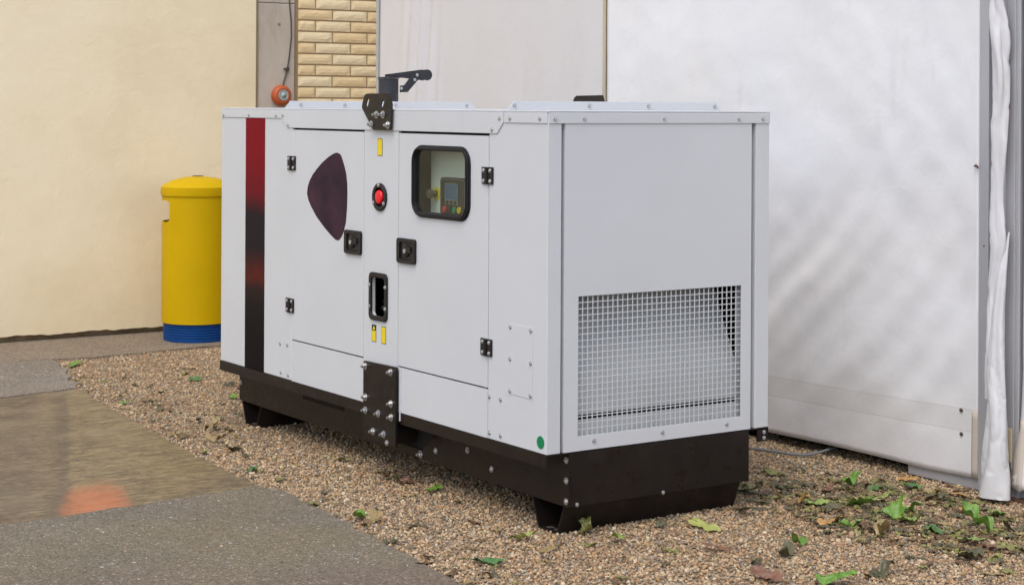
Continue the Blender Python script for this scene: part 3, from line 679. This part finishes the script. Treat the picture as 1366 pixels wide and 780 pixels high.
# ---- gravel stones (one object, uncountable)
ex_, ey_ = np.array([p[0] for p in EDGE]), np.array([p[1] for p in EDGE])
def scatter(n, x0, x1, y0, y1):
    p = nrg.random((n, 2))*[x1-x0, y1-y0]+[x0, y0]; return p
pts = []
for (n, a) in ((135000, (-.75, 2.5, -2.3, 2.2)), (44000, (-.45, 2.4, 2.2, 5.62))): pts.append(scatter(n, *a))
P = np.vstack(pts)
edge = np.interp(P[:, 1], ey_, ex_)
fade = nrg.random(len(P))
keep = P[:, 0] > edge-.004-.03*(fade**8)
keep &= ~((P[:, 1] > 5.50+(P[:, 0]*.06)))
# keep those in view only
cx, cy, yaw_ = -3.8135, -5.4368, R(33.861)
dxx, dyy = P[:, 0]-cx, P[:, 1]-cy
dep = dxx*math.sin(yaw_)+dyy*math.cos(yaw_); lat = dxx*math.cos(yaw_)-dyy*math.sin(yaw_)
keep &= (np.abs(lat/dep) < .46) & (dep > 5.0)
P = P[keep]
loose = scatter(520, -3.2, -.5, -.6, 1.35); l_e = np.interp(loose[:, 1], ey_, ex_); loose = loose[(loose[:, 0] < l_e)]
loose = loose[nrg.random(len(loose)) < .25+.75*np.exp((loose[:, 0]-np.interp(loose[:, 1], ey_, ex_))*2.2)]
phi = (1+5**.5)/2
ICO = np.array([(-1, phi, 0), (1, phi, 0), (-1, -phi, 0), (1, -phi, 0), (0, -1, phi), (0, 1, phi), (0, -1, -phi), (0, 1, -phi), (phi, 0, -1), (phi, 0, 1), (-phi, 0, -1), (-phi, 0, 1)])/math.sqrt(1+phi*phi)
IF = np.array([(0, 11, 5), (0, 5, 1), (0, 1, 7), (0, 7, 10), (0, 10, 11), (1, 5, 9), (5, 11, 4), (11, 10, 2), (10, 7, 6), (7, 1, 8), (3, 9, 4), (3, 4, 2), (3, 2, 6), (3, 6, 8), (3, 8, 9), (4, 9, 5), (2, 4, 11), (6, 2, 10), (8, 6, 7), (9, 8, 1)])
def stones(P, z, r, name, mat):
    n = len(P); v = ICO[None]*(1+nrg.uniform(-.22, .22, (n, 12, 1)))
    s = r[:, None]*np.stack([nrg.uniform(.8, 1.35, n), nrg.uniform(.7, 1.05, n), nrg.uniform(.45, .8, n)], 1)
    v = v*s[:, None, :]
    q = nrg.normal(size=(n, 4)); q[:, 1:3] *= .35; q /= np.linalg.norm(q, axis=1)[:, None]
    w_, x, y, zz = q.T
    Rm = np.stack([1-2*(y*y+zz*zz), 2*(x*y-zz*w_), 2*(x*zz+y*w_), 2*(x*y+zz*w_), 1-2*(x*x+zz*zz), 2*(y*zz-x*w_), 2*(x*zz-y*w_), 2*(y*zz+x*w_), 1-2*(x*x+y*y)], 1).reshape(n, 3, 3)
    v = np.einsum('nij,nkj->nki', Rm, v)
    v += np.concatenate([P, z[:, None]], 1)[:, None, :]
    f = (IF[None]+12*np.arange(n)[:, None, None]).reshape(-1, 3)
    return npobj(name, v.reshape(-1, 3), f, mat)
rs = nrg.lognormal(math.log(.0046), .33, len(P)); rs = np.clip(rs, .0022, .013)
und = np.array([.004*nz(a*2.2, b*2.2, 1)+.003*nz(a*7, b*7, 2) for a, b in P])
zs = -.0085+rs*.35+und*.8+nrg.uniform(0, .003, len(P))
rl_ = np.clip(nrg.lognormal(math.log(.0034), .35, len(loose)), .0018, .008)
g_o = stones(np.vstack([P, loose]), np.concatenate([zs, .003+rl_*.3]), np.concatenate([rs, rl_]), 'gravel', M['stone'])
tag(g_o, 'pale mixed gravel covering the ground round the generator', 'gravel', kind='stuff')

# ---- leaves
def leaf_mesh(size, curl, seed):
    rg = random.Random(seed); n = 40; rows = 5
    bm = NB(); c = bm.verts.new((0, 0, 0)); rings = []
    kind = rg.random(); el = rg.uniform(.55, .95); ph = rg.uniform(0, 6); k1, k2 = rg.uniform(-1, 1), rg.uniform(-1, 1)
    prof = []
    for i in range(n):
        t_ = 2*math.pi*i/n; a_ = t_ if t_ < math.pi else 2*math.pi-t_
        if kind < .42:                                      # broad lobed leaf with pointed tips
            r = 0
            for la, lr, lw in ((0, .50, .46), (.95, .45, .44), (1.95, .36, .44)):
                r = max(r, lr*max(0, 1-(abs(a_-la)/lw)**1.2*.34))
            r = max(r, .27)+.012*math.sin(9*a_+ph)+rg.uniform(-.022, .022)
            if a_ > 2.7: r *= .6
        else:                                              # simple pointed leaf
            r = .5*(.34+.66*abs(math.cos(t_))**1.5)+rg.uniform(-.012, .012)
        prof.append((r*math.cos(t_), r*math.sin(t_)*el))
    off = Vector((rg.uniform(-9, 9), rg.uniform(-9, 9), seed*.37))
    fa = rg.uniform(0, math.pi); fs = rg.uniform(.3, 1.0)*(1 if rg.random() < .6 else -1)
    for j in range(1, rows+1):
        f = j/rows; ring = []
        for u, v in prof:
            u_, v_ = u*f, v*f; s_ = -u_*math.sin(fa)+v_*math.cos(fa)
            z = (.12+.20*curl)*abs(v_)**1.3*fs + (.17*curl)*max(0, abs(s_)-.10)*(1+k1*.6) + .05*(1+curl)*math.sin(6*u_+ph)*f*k2
            z += (.08+.07*curl)*mnoise.noise(Vector((u_*4, v_*4, 0))+off)+(.03+.03*curl)*mnoise.noise(Vector((u_*11, v_*11, 3))+off)
            if curl >= 2: z += .38*max(0, u_*math.cos(ph)+v_*math.sin(ph))**1.1
            ring.append(bm.verts.new((u_*size*(1-.05*curl), v_*size*(1-.08*curl), z*size)))
        rings.append(ring)
    for i in range(n): bm.faces.new((c, rings[0][i], rings[0][(i+1) % n]))
    for a, b in zip(rings, rings[1:]):
        for i in range(n): bm.faces.new((a[i], b[i], b[(i+1) % n], a[(i+1) % n]))
    tube(bm, [(-.24*size, 0, .002), (-.5*size, .03*size, .006), (-.8*size, .09*size*k1, .004+.25*size*max(0, curl-1)*abs(k2))], .0010, 5)
    return bm
for i, (x, y, s, c, curl, lab) in enumerate(LEAVES):
    bm = leaf_mesh(s*1.5, curl, 100+i)
    mn = min(v.co.z for v in bm.verts); a = rnd.uniform(0, 2*math.pi); tx, ty = rnd.uniform(-.25, .25), rnd.uniform(-.25, .25)
    if curl >= 2: tx, ty = rnd.uniform(-.35, .35), rnd.uniform(-.35, .35)
    mt = Matrix.Rotation(a, 4, 'Z') @ Matrix.Rotation(tx, 4, 'X') @ Matrix.Rotation(ty, 4, 'Y')
    bm.transform(mt); mn = min(v.co.z for v in bm.verts); bmesh.ops.translate(bm, vec=(0, 0, -mn-.003), verts=bm.verts)
    me = bpy.data.meshes.new('leaf'); bm.to_mesh(me); bm.free(); me.materials.append(LM[c])
    for p in me.polygons: p.use_smooth = True
    o = bpy.data.objects.new('leaf', me); COL.objects.link(o); o.location = (x, y, .002)
    tag(o, lab, 'leaf', 'fallen leaves scattered on the gravel')
# fine litter of crumbled leaves (uncountable)
vs, fs_, mats_ = [], [], []
ctr = [(x, y) for x, y, s, c, q, lab in LEAVES if x > 1.0 and y < .8]
bmL = NB(); 
for i in range(1100):
    if i < 900:
        cx0, cy0 = rnd.choice(ctr); x, y = cx0+rnd.gauss(0, .11), cy0+rnd.gauss(0, .12)
    else:
        y = rnd.uniform(-1.2, 4.8); x = np.interp(y, ey_, ex_)+abs(rnd.gauss(0, .5))
    if x > 2.03 or (0.1 < x < 1.0 and 0 < y < 2.9): continue
    b2 = leaf_mesh(rnd.choice((.015, .02, .03, .04, .055, .07, .085)), rnd.choice((0, 1, 1)), 900+i)
    b2.transform(Matrix.Translation((x, y, .003)) @ Matrix.Rotation(rnd.uniform(0, 6.28), 4, 'Z') @ Matrix.Rotation(rnd.uniform(-.25, .25), 4, 'X'))
    tmp = bpy.data.meshes.new('tmp'); b2.to_mesh(tmp); b2.free()
    k = rnd.choice((0, 0, 0, 1, 1, 2, 3, 3)); n0 = len(bmL.faces); bmL.from_mesh(tmp); bpy.data.meshes.remove(tmp)
    bmL.faces.ensure_lookup_table()
    for f in bmL.faces[n0:]: f.material_index = k; f.smooth = True
me = bpy.data.meshes.new('leaf_litter'); bmL.to_mesh(me); bmL.free()
for k in ('k', 'b', 't', 'o'): me.materials.append(LM[k])
o = bpy.data.objects.new('leaf_litter', me); COL.objects.link(o); tag(o, 'small brown crumbs of dry leaves strewn over the gravel', 'leaf litter', kind='stuff')

# ================================================================== WALLS
# cream wall with ragged plaster edge above a recessed plinth
lo = [(-9, .045)]
x = -2.6
while x < 1.88: lo.append((x, .042+.011*nz(x*4, 1, 0)+.008*nz(x*17, 2, 0)+.004*nz(x*50, 3, 0))); x += .02
lo.append((1.885, .04))
pw = thing('painted_wall', (-3.5, 6.6, 0), 'long cream stuccoed wall behind the yellow bin', 'wall')
bm = NB(); prism(bm, lo+[(1.885, 4.6), (-9, 4.6)], 'y', 6.47, 6.70); obj('plaster', bm, M['stucco'], pw, .004)
bm = NB(); box(bm, -9, 1.883, 6.535, 6.695, -.02, .2)
obj('plinth', bm, M['mortar'], pw)
cpil = thing('concrete_pillar', (2.066, 6.6, 0), 'bare grey concrete pillar between the cream wall and the brick wall', 'pillar')
bm = NB(); box(bm, 1.909, 2.214, 6.49, 6.80, 0, 2.395); box(bm, 1.909, 2.214, 6.491, 6.80, 2.399, 4.6); obj('pillar_shaft', bm, M['pillar'], cpil, .006)
bm = NB(); lathe(bm, [(.011, 6.4895), (.009, 6.484), (0, 6.483)], 'y', (2.082, 0, 2.244), 12); obj('dark_plug', bm, M['mortar'], cpil)
bw = thing('brick_wall', (4.6, 6.7, 0), 'buff split-face brick wall beside the concrete pillar', 'wall')
bm = NB(); box(bm, 1.886, 1.908, 6.482, 6.80, 0, 4.6); box(bm, 2.215, 7.5, 6.507, 6.80, 0, 4.6); obj('mortar', bm, M['joint'], bw)
bm = NB(); PZ = .0841; k = 0; z = 2.363-28*PZ+.006
while z < 4.5:
    par = (k-27) % 2; x = 2.252
    js = 2.542 if par == 0 else 2.397
    x1 = js-.006
    while x < 7.4:
        r = bmesh.ops.create_grid(bm, x_segments=7, y_segments=3, size=.5); zz0, zz1 = z, z+PZ-.012
        for v in r['verts']:
            u, w_ = v.co.x+.5, v.co.y+.5
            v.co = Vector((x+u*(x1-x), 6.500, zz0+w_*(zz1-zz0)))
            inn = min(u, 1-u, w_, 1-w_) > .01
            v.co.y += .003 if not inn else -.004*abs(nz(v.co.x*19, v.co.z*31))-.0005
        x = x1+.012; x1 = min(x+.290, 7.45)
        if x1-x < .02: break
    z += PZ; k += 1
# faces need rims reaching the mortar
e = bmesh.ops.extrude_edge_only(bm, edges=[e_ for e_ in bm.edges if e_.is_boundary])
for v in e['geom']:
    if isinstance(v, bmesh.types.BMVert): v.co.y = 6.508
obj('bricks', bm, M['brick'], bw)

# siren on the pillar with its cable
si = thing('siren', (2.091, 6.49, 1.708), 'round orange alarm siren with a pale glass centre mounted on the concrete pillar', 'siren')
bm = NB(); lathe(bm, [(.070, 6.489), (.078, 6.470), (.078, 6.452), (.066, 6.430), (.050, 6.421), (.044, 6.422), (.042, 6.432), (0, 6.432)], 'y', (2.091, 0, 1.708), 36)
obj('housing', bm, M['orange'], si, 0, True)
bm = NB(); lathe(bm, [(.0415, 6.431), (.0415, 6.423), (.036, 6.419), (.034, 6.422), (.022, 6.422), (.020, 6.418), (.008, 6.418), (.007, 6.414), (0, 6.414)], 'y', (2.091, 0, 1.709), 30); obj('lens', bm, M['lens'], si, 0, True)
bm = NB(); tube(bm, [(2.108, 6.47, 1.775), (2.118, 6.482, 1.80), (2.150, 6.482, 1.905), (2.168, 6.482, 2.02), (2.182, 6.482, 2.146), (2.180, 6.482, 2.26), (2.163, 6.482, 2.43), (2.150, 6.482, 2.8), (2.15, 6.482, 4.5)], .0055, 8)
ca = obj('siren_cable', bm, M['cable_dark'], None, 0, True, loc=(2.15, 6.48, 1.78)); tag(ca, 'thin dark cable hanging down the concrete pillar to the orange siren', 'cable')
bm = NB(); box(bm, 2.120, 2.162, 6.470, 6.489, 1.903, 1.913); box(bm, 2.143, 2.159, 6.468, 6.4885, 1.893, 1.92)
cl = obj('cable_clip', bm, M['cable_dark'], ca, .001)

# ================================================================== TRASH BIN
BC = (1.210, 5.977)
tb = thing('trash_bin', (BC[0], BC[1], .008), 'yellow cylindrical litter bin with domed lid and blue base by the cream wall', 'litter bin')
bm = NB()
rings = []; zs_ = [.130, .3, .55, .80, .827, .836, .90, .965, .974, 1.0, 1.03]; NS = 72
def in_notch(i, z0, z1):
    a_ = (i+.5)*360/NS
    for cdir in (146,):
        d_ = abs((a_-cdir+180) % 360-180)
        lim = 48 if (z0 >= .835 and z1 <= .966) else 45
        if z0 >= .826 and z1 <= .975 and d_ < lim: return True
    return False
for z in zs_: rings.append([bm.verts.new((BC[0]+.246*math.cos(2*math.pi*i/NS), BC[1]+.246*math.sin(2*math.pi*i/NS), z)) for i in range(NS)])
for j in range(len(zs_)-1):
    for i in range(NS):
        if not in_notch(i, zs_[j], zs_[j+1]): bm.faces.new((rings[j][i], rings[j][(i+1) % NS], rings[j+1][(i+1) % NS], rings[j+1][i]))
for v in [v for v in bm.verts if not v.link_faces]: bm.verts.remove(v)
bd = obj('bin_body', bm, M['bin_yellow'], tb, 0, True)
so = bd.modifiers.new('s', 'SOLIDIFY'); so.thickness = .006; so.offset = -1; bd.modifiers.new('es', 'EDGE_SPLIT').split_angle = R(50)
bm = NB(); lathe(bm, [(.236, 1.005), (.254, 1.006), (.256, 1.022), (.254, 1.066), (.246, 1.072), (.190, 1.105), (.110, 1.128), (.045, 1.136), (0, 1.137)], 'z', (*BC, 0), 64)
ld = obj('lid', bm, M['bin_yellow'], tb, 0, True); ld.modifiers.new('es', 'EDGE_SPLIT').split_angle = R(38)
bm = NB(); lathe(bm, [(.038, 1.134), (.038, 1.141), (0, 1.142)], 'z', (*BC, 0), 24); obj('lid_cap', bm, M['rust'], ld)
bm = NB(); pr = [(.215, .002), (.228, .004)]
for k in range(6): z = .018+k*.0185; pr += [(.234, z), (.234, z+.008), (.225, z+.010), (.225, z+.016)]
pr += [(.232, .132), (.20, .133)]
lathe(bm, pr, 'z', (*BC, 0), 64); obj('bin_base', bm, M['bin_blue'], tb, 0, True).modifiers.new('es', 'EDGE_SPLIT').split_angle = R(30)
bm = NB(); lathe(bm, [(.234, .70), (0, .70)], 'z', (*BC, 0), 48); obj('inner_bin', bm, M['dark'], tb)

# ================================================================== TENT
TX = 2.05
tent = thing('marquee_tent', (4.0, .9, 0), 'large white fabric marquee tent with grey metal posts behind the generator', 'tent')
def f_main(y, z):
    # diagonal drape folds in the lower half, soft waves elsewhere
    s = (1.05*y+z)/1.45+.10*nz(y*.9, z*.9, 4); m = max(0, 1-abs(z-.80)/.85)**.9*max(0, min(1, (1.75-y)/.9))
    ph = s*2*math.pi/.42+1.0
    d = m*((.0105*math.sin(ph+.5*math.sin(ph)))*(.55+.9*abs(nz(y*.8, z*.8, 22)))+.0035*math.sin(s*2*math.pi/.17+2.5*nz(y*1.1, z*1.5, 8)))
    d += .0022*math.sin((z-.9*y)*2*math.pi/.31+3*nz(y*1.2, z*1.2, 14))*max(0, nz(y*1.1, z*1.1, 15)+.25)
    d += .012*nz(y*1.1, z*1.4, 9)+.006*nz(y*3.1, z*3.4, 2)+.0022*nz(y*9, z*10, 6)
    d *= min(1, (z+.02)/.22)*min(1, max(0, (y+.295)/.10))*min(1, max(.15, (2.37-y)/.2))
    return d
def f_old(y, z):
    v = math.exp(-((y-4.35-.25*(z-2.0)*.5)/.16)**2)
    d = .022*v*math.sin((y+.1*(z-1.7))*2*math.pi/.13)+.014*nz(y*1.6, z*.6, 1)+.006*nz(y*4, z*1.3, 2)+.010*nz(y*.9, z*.9, 7)
    return d*min(1, max(0, (y-2.39)/.15))
def f_right(y, z):
    fl = max(0, 1-z/.55)*math.exp(-((y+.56)/.10)**2)
    return .012*nz(y*1.3, z*1.5, 12)+.004*nz(y*4, z*4, 3)-.05*fl
def cloth(name, y0, y1, zlo, zhi, fn, mat, dy=.02, dz=.025, off=0., ylo=None, parent=tent, thick=.0015):
    ny = max(2, int(abs(y1-y0)/dy)); nzz_ = max(2, int((zhi(0) if callable(zhi) else zhi)/dz)) if (zhi if not callable(zhi) else 1) > .6 else 8
    vv, ff = [], []
    for j in range(nzz_+1):
        for i in range(ny+1):
            y = y0+(y1-y0)*i/ny; a_ = zlo(y) if callable(zlo) else zlo; b_ = zhi(y) if callable(zhi) else zhi
            z = a_+(b_-a_)*j/nzz_
            if ylo: y = y + ylo(z)*(1-i/ny)**6 if y0 > y1 else y
            vv.append((TX-off+fn(y, z), y, z))
    for j in range(nzz_):
        for i in range(ny): a_ = j*(ny+1)+i; ff.append((a_, a_+1, a_+ny+2, a_+ny+1))
    o = npobj(name, vv, ff, mat, parent, True)
    sd = o.modifiers.new('s', 'SOLIDIFY'); sd.thickness = thick; sd.offset = 0
    return o
HT = 3.3
zb = lambda y: .044+.006*math.sin(y*3)+(.012 if y < 0 else 0)*min(1, -y/.3)
tag(cloth('wall_panel', 2.362, -.294, zb, HT, f_main, M['fabric_main']), 'white fabric wall panel directly behind the generator')
tag(cloth('wall_panel', 4.90, 2.392, .05, HT, f_old, M['fabric_old']), 'greyer fabric wall panel towards the brick wall')
tag(cloth('wall_panel', -.535, -4.2, lambda y: .050+.02*math.exp(-((y+.9)/.3)**2), HT, f_right, M['fabric'], ylo=lambda z: .075*max(0, 1-z/.30)), 'fabric wall panel at the right edge')
cloth('edge_tape', -.258, -.293, zb, .34, f_main, M['tape'], dy=.01, off=.0018)
cloth('edge_tape', -.536, -.565, .05, .34, f_right, M['tape'], dy=.01, off=.002, ylo=lambda z: .075*max(0, 1-z/.30))
bm = NB(); tube(bm, [(TX-.004, 2.377, z) for z in np.linspace(.05, HT, 30)], .011, 8); sr = obj('seam_rope', bm, M['rope'], tent, 0, True)
for y, z in ((-.198, .331), (-.199, .228)):
    bm = NB(); lathe(bm, [(.009, TX-.003+f_main(y, z)), (.008, TX-.007+f_main(y, z)), (.003, TX-.007+f_main(y, z)), (0, TX-.002+f_main(y, z))], 'x', (0, y, z), 16); obj('eyelet', bm, M['cable_dark'], tent)
bm = NB(); tube(bm, [(TX-.006, -.272, 1.388), (TX-.012, -.288, 1.391), (TX-.022, -.303, 1.386)], .004, 6); tube(bm, [(TX-.008, -.280, 1.395), (TX-.016, -.30, 1.380)], .003, 6); obj('tie', bm, M['rust'], tent)
def post(y0, y1, x0=TX-.010, x1=TX+.06, z0=.0, grooves=True):
    bm = NB(); d = .004; yl, yh = min(y0, y1), max(y0, y1)
    prf = [(x0, yl), (x1, yl), (x1, yh), (x0, yh)]
    if grooves and yh-yl > .06:
        m1 = yl+(yh-yl)*.30; prf = [(x0, yl), (x1, yl), (x1, yh), (x0, yh), (x0, m1+.005), (x0+.008, m1+.005), (x0+.008, m1-.003), (x0, m1-.003)]
    prism(bm, prf, 'z', z0, HT+.05); return obj('post', bm, M['alu'], tent, .003)
post(-.352, -.3005); pr2 = post(-.522, -.447, x0=TX-.012); post(4.905, 4.935, x0=TX-.012)
bm = NB(); lathe(bm, [(.004, TX-.0125), (.003, TX-.015), (0, TX-.015)], 'x', (0, -.488, .165), 10); lathe(bm, [(.004, TX-.0105), (.003, TX-.013), (0, TX-.013)], 'x', (0, -.33, 1.05), 10); obj('rivet', bm, M['cable_dark'], tent)
# darker fabric hanging between the two posts, behind the furled curtain
cloth('inner_flap', -.445, -.353, .06, HT, lambda y, z: .045+.01*nz(y*12, z*1.2, 5), M['fabric_old'], dy=.01)
# base rail
bm = NB(); box(bm, TX+.012, TX+.075, -4.2, .12, .0, .052); obj('base_rail', bm, M['alu'], tent, .003)
bm = NB(); box(bm, TX-.03, TX+.10, -4.2, -.40, -.01, .012); obj('ground_plate', bm, M['rust'], tent, .002)
# roof, gable and far walls so that the inside is dark
bm = NB()
prism(bm, [(TX-.12, HT+.02), (5.5, HT+1.3), (9.0, HT+.02), (9.0, HT+.05), (5.5, HT+1.34), (TX-.12, HT+.05)], 'y', -4.3, 5.0); obj('tent_roof', bm, M['fabric'], tent)
bm = NB(); prism(bm, [(TX+.06, 0), (8.95, 0), (8.95, HT), (5.5, HT+1.28), (TX+.06, HT)], 'y', 4.93, 4.94); prism(bm, [(TX+.06, 0), (8.95, 0), (8.95, HT), (5.5, HT+1.28), (TX+.06, HT)], 'y', -4.2, -4.19); box(bm, 8.95, 8.96, -4.18, 4.92, 0, HT); obj('far_wall', bm, M['fabric_old'], tent)
bm = NB(); box(bm, TX+.16, 8.9, -4.1, 4.9, -.005, .004); obj('tent_floor', bm, M['dark'], tent)
# furled curtain between the posts
vv, ff = [], []; NZ, NA = 150, 36
def strand(zt, zb_, path, rad, wr, sd, shape=1.):
    b0 = len(vv)
    for j in range(NZ+1):
        z = zt+(zb_-zt)*j/NZ; x, y = path(z); r = rad(z)
        for i in range(NA):
            a_ = 2*math.pi*i/NA
            q = 1+wr*(.55*math.sin(3*a_+2.2*nz(z*2.0, 1, sd)*3)+.55*nz(math.cos(a_)*1.4, math.sin(a_)*1.4, z*6+sd))-wr*1.0*max(0, 1-abs(nz(math.cos(a_)*1.1, math.sin(a_)*1.1, z*7+sd*2))/.10)*.45+wr*.25*math.sin(5*a_+9*nz(z*1.3, 2, sd))
            vv.append((x+r*q*.75*math.cos(a_)*shape, y+r*q*math.sin(a_), z))
    for j in range(NZ):
        for i in range(NA): ff.append((b0+j*NA+i, b0+j*NA+(i+1) % NA, b0+(j+1)*NA+(i+1) % NA, b0+(j+1)*NA+i))
ip_ = np.interp
strand(3.2, .42, lambda z: (ip_(z, [.4, .9, 1.3, 3.2], [1.975, 1.985, 1.995, 2.005]), ip_(z, [.4, .70, .9, 1.05, 1.25, 1.5, 1.8, 2.1, 3.2], [-.432, -.440, -.430, -.452, -.440, -.448, -.450, -.430, -.42])),
       lambda z: ip_(z, [.4, .6, .8, .86, 1.1, 1.3, 1.5, 1.9, 2.15, 3.2], [.030, .034, .030, .020, .032, .026, .034, .040, .030, .02]), .34, 3)
strand(1.12, .018, lambda z: (ip_(z, [0, .5, .95, 1.12], [1.95, 1.965, 1.985, 2.01]), ip_(z, [0, .3, .6, .8, 1.12], [-.468, -.470, -.462, -.465, -.490])),
       lambda z: ip_(z, [0, .15, .35, .6, .9, 1.12], [.070, .060, .046, .038, .022, .004]), .20, 21)
cu = npobj('furled_curtain', vv, ff, M['fabric_grey'], tent, True); tag(cu, 'white fabric curtain twisted and hanging to the ground between two posts')
bm = NB(); box(bm, TX-.030, TX-.022, -.500, -.468, .15, .30); stp = obj('strap', bm, M['rope'], tent, .002)
bm = NB(); prism(bm, rect(-.508, -.462, .130, .165), 'x', TX-.040, TX-.031, [rect(-.502, -.468, .137, .150)]); obj('buckle', bm, M['zinc'], stp, .002)

# cable from the generator to the tent
bm = NB()
ctl_ = [(1.30, 1.75, .012), (1.62, 1.30, .010), (1.80, .95, .010), (1.845, .84, .010), (1.872, .75, .010), (1.895, .68, .010), (1.95, .632, .012), (2.03, .62, .022), (2.13, .635, .028), (2.3, .70, .014), (2.6, .8, .01)]
pp = []
for i in range(len(ctl_)-1):
    p0, p1, p2, p3 = [Vector(ctl_[max(0, min(len(ctl_)-1, i+k))]) for k in (-1, 0, 1, 2)]
    for k in range(8):
        t_ = k/8; pp.append(.5*((2*p1)+(p2-p0)*t_+(2*p0-5*p1+4*p2-p3)*t_**2+(3*p1-p0-3*p2+p3)*t_**3))
tube(bm, pp, .0065, 8); gc = obj('ground_cable', bm, M['cable'], None, 0, True, loc=(1.9, .66, 0)); tag(gc, 'grey cable running over the gravel and under the white tent wall', 'cable')

# ================================================================== LIGHT, SKY, CAMERA
w = bpy.data.worlds.new('World'); scene.world = w; w.use_nodes = True; wn = w.node_tree
sky = wn.nodes.new('ShaderNodeTexSky'); sky.sky_type = 'NISHITA'; sky.sun_disc = False
sd_ = Vector((-.55, -.34, 1.05)).normalized()          # direction to the sun
sky.sun_elevation = math.asin(sd_.z); sky.sun_rotation = math.atan2(sd_.x, sd_.y)
sky.air_density = 1.0; sky.dust_density = 2.8; sky.ozone_density = 1.0; sky.altitude = 100
hs_ = wn.nodes.new('ShaderNodeHueSaturation'); hs_.inputs['Saturation'].default_value = .8
wn.links.new(sky.outputs[0], hs_.inputs['Color']); wn.links.new(hs_.outputs[0], wn.nodes['Background'].inputs[0]); wn.nodes['Background'].inputs[1].default_value = .15
sl = bpy.data.lights.new('sun', 'SUN'); sl.energy = .75; sl.angle = R(50); sl.color = (1, .96, .90)
so_ = bpy.data.objects.new('sun', sl); COL.objects.link(so_); so_.rotation_euler = sd_.to_track_quat('Z', 'Y').to_euler(); so_.location = (-6, -4, 9)
cam = bpy.data.cameras.new('camera'); co_ = bpy.data.objects.new('camera', cam); COL.objects.link(co_)
cam.sensor_width = 36; cam.lens = 36*2347.9/1366; cam.shift_y = (142.34-390)/1366; cam.clip_end = 300; cam.clip_start = .1
co_.matrix_world = Matrix.Translation((-3.8135, -5.4368, 1.6333)) @ Matrix.Rotation(-R(33.861), 4, 'Z') @ Matrix.Rotation(R(90), 4, 'X') @ Matrix.Rotation(R(.297), 4, 'Z')
cam.dof.use_dof = True; cam.dof.focus_distance = 7.2; cam.dof.aperture_fstop = 9
scene.camera = co_
scene.render.engine = 'CYCLES'
scene.view_settings.view_transform = 'Standard'; scene.view_settings.look = 'None'; scene.view_settings.exposure = EXPOSURE; scene.view_settings.gamma = 1
